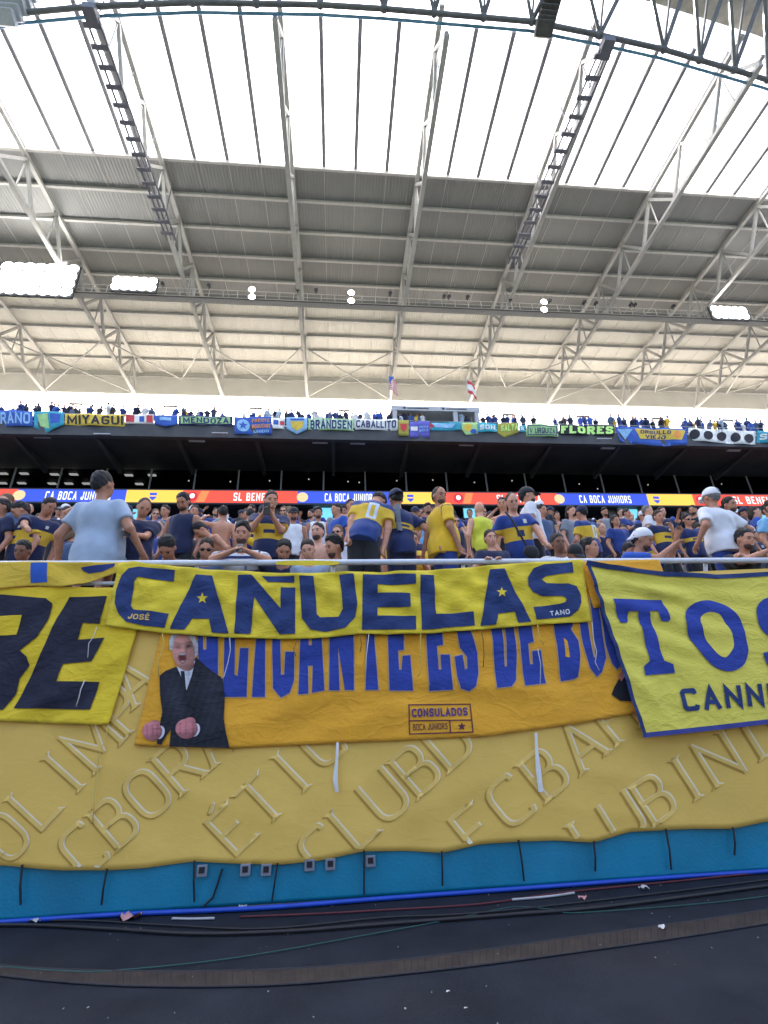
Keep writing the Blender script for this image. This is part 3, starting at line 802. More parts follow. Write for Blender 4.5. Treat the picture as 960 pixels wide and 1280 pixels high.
M_bevel = mat('print_pale_bevel', (.80, .68, .44), .8, var=.08)
M_brown = mat('print_brown_edge', (.50, .285, .045), .8)
M_wht = mat('cloth_white', (.72, .71, .68), .8, var=.06)
M_base = mat('base_sheet_blue', (.004, .19, .30), .4, var=.15, scale=2.0, bump=.15, bscale=40, dirt=.35, dirtcol=(.02, .09, .16))
M_black = mat('black_rubber', (.012, .012, .014), .5)
def folds(seed, n, amp, kx=(6, 16), kz=(2, 9), extra=()):
    r = np.random.default_rng(seed); out = []
    for i in range(n):
        out.append((r.uniform(*kx) * r.choice([-1, 1]), r.uniform(*kz) * r.choice([-1, 1]), r.uniform(0, 6.28), amp * r.uniform(.4, 1), 0, 0, None))
    return out + list(extra)
def P2(*a): return [np.array(p, float) for p in a]

# blue base sheet
bs = Cloth(5.45, folds(1, 4, .002, (2, 9), (3, 9)))
o = bs.body([proj((X, 5.445, .46)) for X in np.linspace(-5.0, 6.2, 12)], [proj((X, 5.445, .012)) for X in np.linspace(-5.0, 6.2, 12)], M_base, 'base_sheet', None, 120, 16)
tag(o, 'glossy blue sheet along the foot of the wall below the yellow tarp', 'sheet')

# mustard tarp with club names
TB = [(-160, 1078), (-80, 1089), (0, 1082), (28, 1084), (80, 1088), (133, 1088), (185, 1085), (243, 1077), (300, 1080), (347, 1081), (400, 1076), (455, 1064), (505, 1064), (552, 1066), (600, 1056), (648, 1052), (695, 1051), (742, 1053), (790, 1040), (832, 1037.5), (875, 1036), (916, 1036), (960, 1027), (1050, 1017), (1150, 1004)]
tp = Cloth(5.41, folds(2, 4, .004, (1.5, 5), (1, 5)) + [(4, 12, .5, -.008, -1.5, .9, 1.0), (-5, 14, .5, -.008, 1.0, .7, .9), (3, 18, .5, -.008, 3.0, 1.0, .9)] + [(9, 3, 1.0, .010, X, .42, .45) for X in (-2.6, -1.6, -.7, .5, 1.3, 2.2, 3.1)])
tarp = thing('club_tarp', 'long mustard yellow tarp printed with slanting club names covering the wall', 'tarp', (0, 5.425, .36))
tp.body([(-160, 752), (300, 738), (700, 722), (1150, 702)], TB, M_tarp, 'tarp_sheet', tarp, 150, 44)
_tb = np.array(TB, float)
def tclip(x, y): return y < np.interp(x, _tb[:, 0], _tb[:, 1]) - 3
def slant(text, cx, cy, ang, h, adv, wfac=.72):
    """letters along a slanting line starting at cx,cy (centre of first letter)"""
    ca, sa = math.cos(math.radians(ang)), math.sin(math.radians(ang))
    cream, brown, hi_ = [], [], []
    for i, ch in enumerate(text):
        if ch == ' ': continue
        cream, brown, hi_ = [], [], []
        W = (GL[{'É': 'E', 'Ñ': 'N'}.get(ch, ch)][0] * wfac if ch != 'I' else .12)
        q = glyph_quads(ch, W, 1.0, .088, .42, .13)
        ox, oy = cx + i * adv * ca, cy - i * adv * sa
        for a in q:
            P = []
            for p in a:
                x, y = (p[0] - W / 2) * h, (p[1] - .5) * h
                P.append(np.array([ox + x * ca - y * sa, oy - x * sa - y * ca]))
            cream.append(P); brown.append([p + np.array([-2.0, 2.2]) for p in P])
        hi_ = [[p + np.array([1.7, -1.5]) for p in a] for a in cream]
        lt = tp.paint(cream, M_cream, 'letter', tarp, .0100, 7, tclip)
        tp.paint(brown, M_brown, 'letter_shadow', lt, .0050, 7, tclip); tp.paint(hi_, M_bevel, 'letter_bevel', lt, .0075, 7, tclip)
slant('OLIMP', 6, 1046, 48, 62, 54)
slant('CBORA', 103, 1062, 41, 62, 53)
slant('ÉTICO', 288, 1037, 44, 60, 52)
slant('CLUBD', 402, 1064, 41, 62, 52)
slant('FCBAH', 592, 1038, 39, 62, 57)
slant('LUBINTE', 738, 1048, 32, 60, 47)
slant('A', 165, 850, 40, 60, 50)
for i, (a, b) in enumerate((((28, 1083), (26, 1131)), ((134, 1088), (127, 1131)), ((243, 1078), (243, 1127)), ((347, 1081), (340, 1126)), ((455, 1065), (455, 1118)), ((552, 1066), (553, 1107)), ((648, 1052), (655, 1101)), ((742, 1053), (744, 1089)), ((832, 1038), (839, 1087)), ((916, 1036), (918, 1069)))):
    p, q = onY(*a, 5.41), onY(*b, 5.41)
    s = MB(); s.tube([p + [0, -.009, .015], (p + q) / 2 + [0, -.02, 0], q + [0, -.002, 0]], .0085, 6); o = s.build('strap', M_black, tarp)
s = MB(); pts = [onY(x, y, 5.41) for x, y in ((278, 1086), (272, 1105), (266, 1122), (254, 1133))]; s.tube(pts, .010, 6)
tag(s.build('loose_cord', M_black), 'loose black cord hanging slack on the blue sheet between two straps', 'cord')
for i, (x, y) in enumerate(((253, 1088), (307, 1087), (333, 1087), (387, 1081), (413, 1080), (463, 1076))):
    p = onY(x, y, 5.43)
    t = thing('wall_socket', 'small grey square plate on the blue sheet, %s of six' % ['leftmost', 'second from left', 'third from left', 'third from right', 'second from right', 'rightmost'][i], 'plate', (p[0], 5.43, p[2] - .05), 'grey plates under the tarp edge')
    b = MB(); b.box((p[0] - .045, 5.405, p[2] - .045), (p[0] + .045, 5.432, p[2] + .045)); b.build('plate', mat('plate_grey', (.20, .22, .25), .5), t, bevel=.006)
    b = MB(); b.box((p[0] - .024, 5.398, p[2] - .016), (p[0] + .024, 5.4045, p[2] + .030)); b.build('recess', M_black, t)

# orange banner
ob = Cloth(5.375, folds(3, 3, .006, (2, 6), (2, 6)) + [(2, 26, .9, -.009, 1.9, 1.75, 1.0), (-4, 22, .3, -.009, .2, 1.65, .7), (5, 20, 1.7, -.009, 1.0, 2.0, .6), (-3, 18, 1.2, -.010, -.9, 1.7, .5), (3, 14, .5, .016, 1.6, 1.9, .8), (-5, 12, 1.5, .014, -.4, 1.75, .7), (7, 9, .2, .012, 2.3, 2.1, .6), (14, 2, 0, .008, -1.7, 2.2, .4)])
orange = thing('orange_banner', 'long orange banner with stretched blue letters hanging below the lemon banner', 'banner', onY(480, 925, 5.385), 'fan banners tied to the railing')
ob.body([(213, 742), (480, 735), (728, 703), (752, 702)], [(167, 932), (285, 935.5), (420, 929), (600, 921), (720, 905), (800, 890)], M_or, 'sheet', orange, 130, 40)
LET = [
 P2((246, 760), (254, 760), (254, 812), (258, 812), (259, 760), (272, 760), (272.5, 860), (250, 860)),
 P2((281, 760), (294, 760), (293, 843), (297, 845), (300, 810), (310.5, 810), (308, 871), (279, 871)),
 P2((319, 760), (332, 760), (331, 871), (314.6, 871), (320, 800)),
 P2((340, 760), (350, 760), (351, 843), (355, 843), (357, 815), (368, 815), (367.5, 850), (362, 866), (351, 872), (341, 860)),
 P2((377, 760), (386, 760), (386, 807), (390, 807), (390, 760), (400, 760), (405.6, 863), (390, 866), (391, 832), (385, 832), (385.5, 867), (373, 868)),
 P2((412.5, 760), (441.5, 760), (442.5, 862.5), (431, 862.5), (422.5, 808), (424.5, 863), (411.5, 863)),
 P2((459, 760), (467, 760), (468, 800), (473, 862), (457, 862.5)),
 P2((484, 760), (504, 760), (505, 812), (497.7, 813), (499, 837), (502, 837), (503.5, 819.6), (513, 819), (516.5, 863), (487, 863)),
 P2((531, 760), (550, 760), (554, 805.7), (546.4, 807), (548.6, 836.7), (552, 836.7), (551, 818), (562.4, 818), (566, 862), (537, 863.5)),
 P2((564, 760), (584, 760), (588.7, 791), (596.8, 816), (598, 841), (594.5, 858), (586.5, 864), (576, 860.7), (571.6, 846), (568.6, 820.6), (578.4, 818), (581.4, 836.7), (584.6, 835.5), (584, 820.6), (575, 809)),
 P2((612, 760), (626, 760), (631, 833), (634, 833), (631, 760), (640, 760), (646, 818), (645, 850), (639, 858), (620.8, 860)),
 P2((645, 757), (661, 757), (667, 802), (660, 804.6), (663, 830), (666.7, 830), (665.5, 813.7), (676, 812.6), (682.7, 854), (656, 857)),
 P2((689, 755), (713, 755), (716, 781.7), (713.6, 786), (723, 800), (725, 818), (722.8, 846), (717, 849), (702, 851.5)),
 P2((722, 765), (732, 768), (742, 822), (744.5, 821), (737, 745), (745, 738), (752, 790), (757.5, 822), (752, 840), (746, 846), (737, 835), (729, 805)),
 P2((742, 727), (750, 725), (758, 760), (766, 790), (776, 830), (771, 837), (765, 830), (757, 807), (750, 765))]
for pl in LET:
    lt = ob.paint([pl], M_royal, 'letter', orange, .0105, 6)
    ob.paint(stroke_quads(pl, 2.6, True), M_tan, 'letter_edge', lt, .007, 8)
ob.paint([P2((704.5, 797), (709, 801), (712, 822), (706.5, 821))], M_or, 'letter_counter', orange, .014, 6)
# printed figure
M_suit = mat('print_suit', (.012, .013, .020), .8, var=.3, scale=9); M_skin_p = mat('print_skin', (.56, .21, .17), .8, var=.15, scale=25)
M_ink_photo = mat('print_photo', (.5, .5, .5), .8, var=.0, crumple=.4)
_n = M_ink_photo.node_tree; _a = _n.nodes.new('ShaderNodeAttribute'); _a.attribute_name = 'ink'; _n.links.new(_a.outputs['Color'], _n.nodes['Principled BSDF'].inputs['Base Color'])
def G(x, y, cx, cy, sx, sy, rot=0):
    c, s_ = math.cos(rot), math.sin(rot); dx, dy = x - cx, y - cy; u, v = dx * c + dy * s_, -dx * s_ + dy * c
    return np.exp(-.5 * ((u / sx) ** 2 + (v / sy) ** 2))
def ink_suit(x, y):
    f = .010 + .014 * G(x, y, 266, 872, 9, 26, .1) + .012 * G(x, y, 212, 868, 6, 20, -.1) + .008 * np.sin(x * .35 + y * .12) ** 2 + .016 * G(x, y, 225, 885, 5, 22, -.15) - .006 * G(x, y, 240, 905, 14, 10)
    f = np.maximum(f, .004); return f, f * 1.06, f * 1.5
def ink_face(x, y):
    u, v = (x - 230.5) / 14.5, (y - 815) / 23
    f = np.clip(.95 - .32 * u - .10 * v - .30 * np.maximum(0, u ** 2 + v ** 2 - .35), .25, 1.15)
    f = f - .75 * G(x, y, 222.5, 809, 3.2, 1.7, .1) - .75 * G(x, y, 236.5, 808, 3.2, 1.7, -.1) - .45 * G(x, y, 222, 804.5, 4.8, 1.3, .15) - .45 * G(x, y, 237, 803.5, 4.8, 1.3, -.15) - .35 * G(x, y, 233.5, 814, 1.6, 5) + .22 * G(x, y, 229, 812, 1.5, 4) + .18 * G(x, y, 228, 799, 7, 3)
    f = f - .25 * G(x, y, 220.5, 821, 1.2, 5, -.3) - .25 * G(x, y, 237.5, 820, 1.2, 5, .3) - .3 * G(x, y, 230, 833, 8, 2.0)
    mo = G(x, y, 228.5, 822.5, 4.4, 5.8, -.1); m_ = np.clip((mo - .42) * 5, 0, 1)
    r, g, b = .60 * f, .27 * f, .21 * f
    te = np.clip((G(x, y, 228.3, 817.6, 3.2, 1.1) - .4) * 4, 0, 1) + .8 * np.clip((G(x, y, 228.8, 827, 2.4, .9) - .5) * 4, 0, 1)
    r, g, b = r * (1 - m_) + .13 * m_, g * (1 - m_) + .02 * m_, b * (1 - m_) + .02 * m_
    return tuple(np.clip(q * (1 - te * .8) + .55 * te * .8, .008, .9) for q in (r, g, b))
def ink_hair(x, y):
    f = .50 + .18 * np.sin(x * 1.1 + y * .6) * np.sin(y * .9 - x * .3) - .2 * G(x, y, 243, 814, 4, 6); return f, f * .95, f * .92
def ink_fist(cx, cy, rx, ry):
    def fn(x, y):
        u, v = (x - cx) / rx, (y - cy) / ry
        f = np.clip(1.0 - .28 * u - .30 * v - .30 * np.maximum(0, u * u + v * v - .3), .2, 1.2) - .28 * (np.cos((x - cx) * 6.28 / (rx * .55)) > .72) * (np.abs(v + .1) < .62)
        f = f - .3 * G(x, y, cx - rx * .1, cy + ry * .55, rx * .6, 1.6); f = np.maximum(f, .15); return .58 * f, .20 * f, .20 * f
    return fn
def ink_white(x, y):
    f = .62 - .25 * G(x, y, 236, 838, 2, 12); return f, f, f * 1.05
fg = ob.paint([P2((200.6, 845), (208, 839), (221, 833.5), (234, 852), (245, 821), (260, 835), (278.7, 848), (281, 870), (280, 898), (283, 915), (287.5, 935), (250, 934), (212, 933), (214.6, 911), (208, 920), (201.7, 931), (196.5, 929.6), (199.6, 908.7), (203.7, 890), (201, 868))], M_ink_photo, 'printed_figure', orange, .0175, 3.5, None, ink_suit)
ob.paint([P2((221.5, 833), (229, 838), (244.4, 826), (240, 845), (234, 863), (228, 848))], M_ink_photo, 'printed_shirt', fg, .021, 3.5, None, ink_white)
ob.paint([P2((226.5, 839), (231.2, 839), (233, 858), (234.4, 870), (228, 852))], M_ink_photo, 'printed_tie', fg, .023, 3, None, ink_suit)
ob.paint([ellipse(230.5, 815, 14, 23, -.12, 28), ellipse(234, 831, 9.5, 8)], M_ink_photo, 'printed_face', fg, .0225, 1.8, None, ink_face)
ob.paint([P2((213.5, 813), (212.5, 802), (215, 795), (220, 791), (227, 789.5), (224, 793.5), (219.5, 797), (217.5, 804), (216.5, 813)), P2((227, 789.5), (237, 790), (244.5, 796), (248.5, 808), (247.5, 819), (244.5, 823), (243.5, 812), (241, 803), (236, 795), (229, 792.5))], M_ink_photo, 'printed_hair', fg, .025, 2.5, None, ink_hair)
for (cx, cy, rx, ry) in ((191, 914, 12.5, 12), (234, 911, 14, 12.5)):
    ob.paint([ellipse(cx + rx * .75, cy + 1.5, 6, 8.5, .3)], M_ink_photo, 'printed_cuff', fg, .0205, 4, None, ink_white)
    ob.paint([ellipse(cx, cy, rx, ry, 0, 22), ellipse(cx + rx * .3, cy - ry * .75, rx * .5, ry * .4)], M_ink_photo, 'printed_fist', fg, .0225, 1.8, None, ink_fist(cx, cy, rx, ry))
ob.paint([P2((779, 838), (768, 858), (764, 868), (775, 876), (800, 877), (800, 835))], M_suit, 'printed_dark_shape', orange, .012, 6)
ob.paint([P2((779, 833), (772, 846), (776, 852), (783, 842))], M_skin_p, 'printed_hand', orange, .014, 6)
# stamp box
M_stamp = mat('print_stamp', (.11, .03, .045), .8); M_purple = mat('print_purple', (.09, .045, .17), .8)
def fr_line(a, b, t=1.5): return stroke_quads(P2(a, b), t)
ob.paint(sum([fr_line(a, b) for a, b in (((511, 881), (588, 880)), ((588, 880), (591, 915)), ((591, 915), (512, 917.5)), ((512, 917.5), (511, 881)), ((512, 901), (589, 900)), ((562, 900.5), (563, 916)))], []), M_stamp, 'stamp_frame', orange, .010, 6)
ob.word('CONSULADOS', [(514.5, 886), (584, 884), (585, 894.5), (515, 896.5)], .22, M_purple, 'stamp_lettering', orange, .35, .16, .75, 0, .011, 6)
ob.word('BOCA JUNIORS', [(516, 905), (559, 903.5), (559.5, 911.5), (516.5, 913)], .15, M_stamp, 'stamp_lettering', orange, .35, .16, .72, 0, .011, 6)
ob.paint(star(577, 908, 5.5), M_stamp, 'stamp_star', orange, .011, 6)

# left banner with black letters
lb = Cloth(5.355, folds(4, 3, .006, (3, 8), (2, 7)) + [(14, -22, .6, -.009, -2.3, 2.2, .8), (10, -18, 1.6, -.009, -3.0, 2.3, .7), (9, -26, .2, -.010, -2.6, 1.75, .5), (8, -10, .3, .014, -2.4, 2.3, .8), (10, -7, .9, .012, -3.0, 2.0, .7)])
left = thing('black_letter_banner', 'yellow banner with huge black slanted letters at the left edge', 'banner', onY(60, 902, 5.365), 'fan banners tied to the railing')
lb.body([(-170, 742), (-60, 738), (0, 735), (60, 733), (140, 734), (186, 738)], [(-170, 892), (0, 901), (60, 904), (135, 906)], M_fy, 'sheet', left, 90, 40)
lb.paint([P2((-70, 741), (0, 743), (58, 748), (65.6, 754.6), (60, 775), (48, 796), (25, 813), (34, 821), (36.5, 831.7), (23, 848), (17.7, 867), (2, 887), (-70, 884))], M_ink, 'lettering', left, .011, 5)
lb.paint([P2((-12, 771), (28, 769), (20, 793), (-16, 795))], M_fy, 'letter_counter', left, .016, 5)
lb.paint([P2((86.5, 746), (134, 745), (124, 779.6), (103, 778.5), (96, 799), (130, 796.7), (113.5, 826.5), (78, 829.6), (71, 851.5), (123, 852), (112.5, 887), (15.6, 885), (41.7, 836), (56, 806.7), (71, 773))], M_ink, 'lettering', left, .011, 5)
def cord(name, label, pts, Y, r, m, parent=None, cat='cord', group=None):
    s = MB(); s.tube([onY(x, y, Y) + np.array([0, random.uniform(-.006, .004), 0]) for x, y in pts], r, 6); o = s.build(name, m, parent, True)
    if parent is None: tag(o, label, cat, group)
    return o
M_cordw = mat('cord_white', (.6, .58, .52), .8); M_cordy = mat('cord_yellow', (.62, .48, .12), .8); M_cordd = mat('cord_dark', (.16, .09, .04), .8)
cord('tie_cord', '', [(121, 784), (117, 796), (111, 804), (110, 822)], 5.335, .004, M_cordw, left)
cord('tie_cord', '', [(106, 850), (101, 862), (99, 872), (95, 883)], 5.335, .005, M_cordw, left)
cord('tie_cord', '', [(135, 905), (133, 920), (124, 945), (118, 1000), (116, 1030)], 5.38, .004, M_cordy, left)

# yellow cloth thrown over the rail at the left
M_drape = mat('cloth_golden', (.68, .44, .035), .85, var=.08, scale=4, crumple=.36, sheen=.2)
dr = Cloth(5.335, folds(6, 3, .010, (4, 9), (6, 14)) + [(10, 16, .3, .022, -2.6, 3.0, .5), (6, 22, 1.3, .02, -2.1, 3.0, .5)])
drape = thing('rail_drape', 'golden yellow flag with blue square patches bunched over the rail at left', 'flag', onY(60, 735, 5.335))
dr.body([(-120, 703), (0, 702.5), (60, 702), (120, 703), (166, 702)], [(-120, 741), (0, 736), (40, 732), (78, 734), (110, 728), (140, 718), (166, 706)], M_drape, 'cloth', drape, 80, 16)
dr.paint([P2((40, 704), (60, 703.5), (60, 728), (39, 729))], mat('cloth_blue', (.03, .10, .42), .85, var=.15, scale=8), 'blue_patch', drape, .005, 7)
dr.paint([P2((100, 709), (144, 704), (143, 708), (128, 715), (110, 716.5), (103, 713))], mat('cloth_navy_patch', (.022, .04, .16), .85, var=.15), 'navy_patch', drape, .005, 7)

# lemon banner with the big place name
cf = [(11, 20, .2, .007, 0, 0, None), (-16, 26, 1.1, .005, 0, 0, None), (23, 9, .7, .005, 0, 0, None)] + [(9, 17, k * 1.3, .012, X, 2.75, .42) for k, X in enumerate((-2.1, -1.1, -.2, .7, 1.5))]
cb_ = Cloth(5.315, folds(7, 3, .004, (4, 9), (8, 18)) + cf + [(6 * (-1) ** k, 46, k * .7, -.007, X, 2.78 + .08 * (k % 3), .34) for k, X in enumerate((-2.2, -1.75, -1.3, -.8, -.35, .05, .5, .95, 1.4, 1.75))])
name_b = thing('lemon_banner', 'lemon yellow banner with large navy letters CAÑUELAS tied along the rail', 'banner', onY(440, 790, 5.325), 'fan banners tied to the railing')
cb_.body([(148, 704), (165, 701), (220, 708), (290, 713), (370, 716.5), (430, 714), (480, 714.5), (560, 711), (610, 706.5), (660, 703), (728, 699.5)], [(131, 781.5), (200, 791), (285, 797), (370, 799), (410, 797), (450, 792), (480, 793), (528, 792), (602, 787), (670, 781), (739, 777)], M_cy, 'sheet', name_b, 170, 30)
LC = [
 P2((219, 713), (217, 727), (195, 724), (172, 721), (168, 727), (163.5, 757), (167, 762), (190, 764), (211, 767), (206, 785), (180, 782), (158, 777.5), (148, 767), (143.5, 753), (146, 736), (152, 719), (161, 710), (173, 707.7), (195, 710)),
 P2((245, 718), (265, 719), (286, 792), (265, 791), (262, 774), (240, 773), (231, 787.5), (212, 786)),
 P2((297.5, 719), (315, 719), (350.6, 760), (351, 734), (369, 734), (369, 792.5), (349, 792.5), (318, 746), (313, 792.5), (293, 792)),
 P2((327, 720), (368, 720), (368, 727.5), (335, 727.5)),
 P2((374, 720), (391.7, 720), (395, 750), (396, 768), (400, 772), (423, 771), (428.5, 761), (427, 740), (424, 718), (442, 717), (446.7, 754.6), (444, 771), (431.7, 785), (406.7, 790), (388, 787), (377.5, 773)),
 P2((453.5, 718), (519.6, 717), (520, 729.6), (472, 730.6), (472, 741), (513, 741), (513, 758.8), (471.7, 758.8), (471.7, 769.6), (520, 769.6), (520, 787), (452.5, 787)),
 P2((525, 718.6), (542.5, 718.6), (544.7, 768), (591.5, 764.5), (593.8, 781.7), (527.3, 787.4)),
 P2((612.3, 711.8), (630, 711), (664, 777), (648, 778.7), (643.7, 764.5), (623, 766.8), (619, 781), (600.7, 782.3)),
 P2((714.8, 702.6), (717, 715.7), (682.7, 719.8), (677, 724.4), (682.7, 729.4), (710, 729.4), (720, 733), (726, 743), (726, 753), (721.6, 763.3), (712.5, 770.7), (670, 774.8), (666.7, 758.7), (698.7, 755.3), (706, 753), (708, 749), (704, 745.5), (678, 745.5), (666, 740.5), (660, 732), (659.5, 722), (666.7, 710.6), (680, 705.6))]
M_ledge = mat('print_lemon_edge', (.52, .56, .20), .85)
for pl in LC: cb_.paint([pl], M_navy, 'letter', name_b, .011, 4.5)
cb_.paint(star(253, 748, 7.5), M_cy, 'star', name_b, .016, 5); cb_.paint(star(627, 740.5, 7), M_cy, 'star', name_b, .016, 5)
cb_.word('JOSÉ', [(162, 767), (188, 769), (187, 775.5), (160, 773.5)], .2, M_cream, 'small_lettering', name_b, .3, .2, .9, 0, .016, 5)
cb_.word('TANO', [(687, 764), (711, 761.5), (712, 767.5), (688, 770)], .2, M_wht, 'small_lettering', name_b, .3, .25, .9, 0, .016, 5)
for i, pts in enumerate([[(203, 792), (205, 805), (199, 822), (198, 846)], [(287, 797), (288, 812), (285, 828), (280, 845), (277, 848)], [(371, 800), (367, 812), (370, 820)], [(450, 793), (452, 806), (450, 815)], [(461, 793), (458, 820), (457, 845)], [(526, 792), (525, 812), (527, 838), (522, 846)], [(601, 787), (604, 800), (605, 818), (604, 834)], [(672, 781), (674, 798), (680, 806)], [(672, 810), (676, 830), (675, 856)], [(740, 778), (742, 800), (746, 815), (744, 828), (749, 838)]]):
    cord('tie_cord', '', pts, 5.30, .0045, [M_cordy, M_cordw, M_cordd][(0, 1, 2, 2, 1, 0, 2, 0, 1, 1)[i]], name_b)
# yellow strip lying along the rail
ys = MB(); gr_ = []
for k, (px, w_) in enumerate(((345, 2), (360, 3.5), (390, 4), (415, 3), (424, 1.5))):
    p = onY(px, 703.5, 5.37); gr_.append([p + [0, -.005, w_ * .007], p + [0, -.009, -w_ * .006 - .01]])
ys.sheet(gr_); tag(ys.build('rail_ribbon', M_cy), 'short yellow ribbon laid over the rail above the letter U', 'ribbon')

# white straps hanging over the tarp
for (pts, lbl) in (([(422, 928), (421, 950), (419, 974), (421, 990)], 'white strap hanging from the orange banner left of centre'), ([(670, 916), (671, 940), (673, 962), (676, 990)], 'white strap hanging from the orange banner right of centre')):
    s = MB(); g_ = []
    for i, (x, y) in enumerate(pts):
        c = onY(x, y, 5.36); w_ = .013 + .009 * (i == 2) + .004 * (i == 3); g_.append([c + [-w_, .004 * i, 0], c + [w_, -.006 * i, 0], c + [w_, -.006 * i + .004, 0], c + [-w_, .004 * i + .004, 0], c + [-w_, .004 * i, 0]])
    s.sheet(g_); tag(s.build('white_strap', M_wht), lbl, 'strap')

# right banner
tb = Cloth(5.265, folds(9, 2, .006, (2, 5), (2, 6)) + [(13, 38, .4, -.009, 3.2, 2.85, .7), (10, 32, 1.4, -.009, 3.9, 2.7, .7), (8, 26, .9, -.010, 3.3, 2.3, .6), (22, 14, .2, -.010, 3.1, 1.6, .5), (6, 24, .4, .020, 3.0, 2.95, .75), (8, 20, 2.0, .016, 3.6, 2.6, .8), (5, 15, 1.0, .012, 2.9, 2.2, .7), (3, 30, .0, .010, 4.0, 2.9, .8), (12, 6, 0, .014, 3.0, 1.55, .45)])
right = thing('lime_banner', 'lime yellow banner with blue serif letters TOS and navy hem at the right', 'banner', onY(880, 910, 5.275), 'fan banners tied to the railing')
TT = [(735.5, 704), (760, 708.5), (782, 711), (832, 717.5), (895, 721), (960, 717.5), (1040, 712), (1160, 708)]; TBm = [(807, 919), (880, 911), (960, 902), (1060, 892), (1160, 884)]
tb.body(TT, TBm, M_ty, 'sheet', right, 110, 60)
lft = [(735.5, 704), (744, 726), (770, 797), (790, 869), (807, 919)]
def lerp_edge(t):   # straight left edge used by the sheet
    return (735.5 + (807 - 735.5) * t, 704 + (919 - 704) * t)
tb.paint(sum([stroke_quads(P2(TT[i], TT[i + 1]), 5.5, False, (True, True)) for i in range(len(TT) - 1)], []), M_navy, 'hem_top', right, .012, 5)
tb.paint(stroke_quads(P2(lerp_edge(0), lerp_edge(1)), 4.5), M_navy, 'hem_side', right, .012, 5)
tb.paint(sum([stroke_quads(P2(TBm[i], TBm[i + 1]), 6.0) for i in range(len(TBm) - 1)], []), mat('hem_violet', (.05, .06, .24), .85), 'hem_bottom', right, .012, 5)
tb.paint([P2((766, 748), (829, 749), (837.5, 774), (835, 777), (827, 776), (821, 764), (811, 764), (830, 826), (841, 830), (844, 841), (807.5, 844), (806, 832.5), (812.5, 826), (797.5, 764), (786, 764), (786, 775), (784, 778), (776, 778))], M_royal, 'letter', right, .014, 5)
oo = P2((856, 767), (865, 754), (885, 749), (910, 757), (927.5, 777), (935.5, 815), (930, 832), (912.5, 841), (892.5, 835), (870, 810), (859, 790)); oi = P2((874.5, 772), (885, 764), (900, 767.5), (914, 790), (917.5, 809), (906, 824), (895, 817.5), (880, 795))
tb.paint([fillet(oo, 9, True, 3)], M_royal, 'letter', right, .014, 5); tb.paint([fillet(oi, 6, True, 3)], M_ty, 'letter_counter', right, .019, 5)
qs = glyph_quads('S', 62, 92, 17, .5)
tb.paint([[np.array([940 + p[0] + (92 - p[1]) * .2, 839 - p[1] - p[0] * .03]) for p in a] for a in qs], M_royal, 'letter', right, .014, 5)
tb.word('CANNI', [(849, 861), (962, 854), (966, 881), (855, 889.5)], .21, M_navy, 'small_lettering', right, .22, .22, .8, 0, .014, 5)
# orange cloth behind it
oc = Cloth(5.345, folds(12, 3, .006, (3, 8), (5, 10)))
o = oc.body([(726, 702), (780, 700), (824, 699)], [(742, 760), (800, 752), (829, 714)], M_or, 'orange_cloth', None, 40, 12); tag(o, 'piece of orange cloth behind the top hem of the lime banner', 'cloth')

# ================================================================== railing
rl = thing('stand_railing', 'pale painted pipe railing along the front of the lower stand', 'railing', (0, 5.56, 2.72))
b = MB(); b.tube([(-14, 5.40, 3.117), (14, 5.40, 3.117)], .033, 10); b.build('top_rail', M_rail, rl, True)
b = MB(); b.tube([(-14, 5.42, 2.90), (14, 5.42, 2.90)], .022, 8); b.build('lower_rail', M_rail, rl, True)
pm = MB().tube([(0, 5.56, 2.72), (0, 5.53, 2.85), (0, 5.435, 3.10)], .024, 8).mesh('post', True)
for X in np.arange(-13.55, 14, 1.5):
    o = obj('post', pm, M_rail, rl); o.location = (X, -5.56, -2.72)

# ================================================================== things on the ground
def gpath(pts, z, n=6):
    P = [onZ(x, y, z) for x, y in pts]; out = []
    for i, p in enumerate(P): p[1] = min(p[1], 5.385 - (i % 2) * .006)
    for i in range(len(P) - 1):                                   # Catmull-Rom
        p0, p1, p2, p3 = P[max(i - 1, 0)], P[i], P[i + 1], P[min(i + 2, len(P) - 1)]
        for k in range(n):
            t = k / n; out.append(.5 * (2 * p1 + (p2 - p0) * t + (2 * p0 - 5 * p1 + 4 * p2 - p3) * t * t + (3 * p1 - p0 - 3 * p2 + p3) * t ** 3))
    return out + [P[-1]]
def gcable(name, label, pts, r, m, cat='cable'):
    s = MB(); s.tube(gpath(pts, r + .005), r, 8); return tag(s.build(name, m, None, True), label, cat)
HOSE = [(-160, 1128), (0, 1139.5), (150, 1143), (325, 1135), (480, 1123), (680, 1108.5), (830, 1094.5), (960, 1082), (1120, 1062)]
gcable('blue_hose', 'blue hose lying along the foot of the blue sheet', HOSE, .018, mat('hose_blue', (.010, .06, .40), .4, var=.1), 'hose')
gcable('red_cable', 'thin dark red cable beside the blue hose', [(300, 1146), (400, 1142), (480, 1137.5), (600, 1130), (700, 1116), (830, 1103), (960, 1089), (1100, 1072)], .007, mat('cable_red', (.10, .015, .02), .6))
gcable('white_cable', 'short white length of cable in front of the hose near the middle', [(640, 1124.5), (665, 1122.5), (690, 1120), (718, 1116)], .009, mat('cable_white', (.38, .37, .36), .6))
gcable('white_tube', 'pale worn stretch of pipe in front of the hose left of the middle', [(215, 1148), (240, 1148.5), (268, 1147.8)], .009, mat('cable_white', (.38, .37, .36), .6))
gcable('black_cable', 'thick black cable winding over the dark ground before the wall', [(-120, 1145), (0, 1156), (120, 1160), (240, 1167), (360, 1164), (480, 1155), (640, 1143), (760, 1133), (960, 1107), (1100, 1088)], .013, M_black)
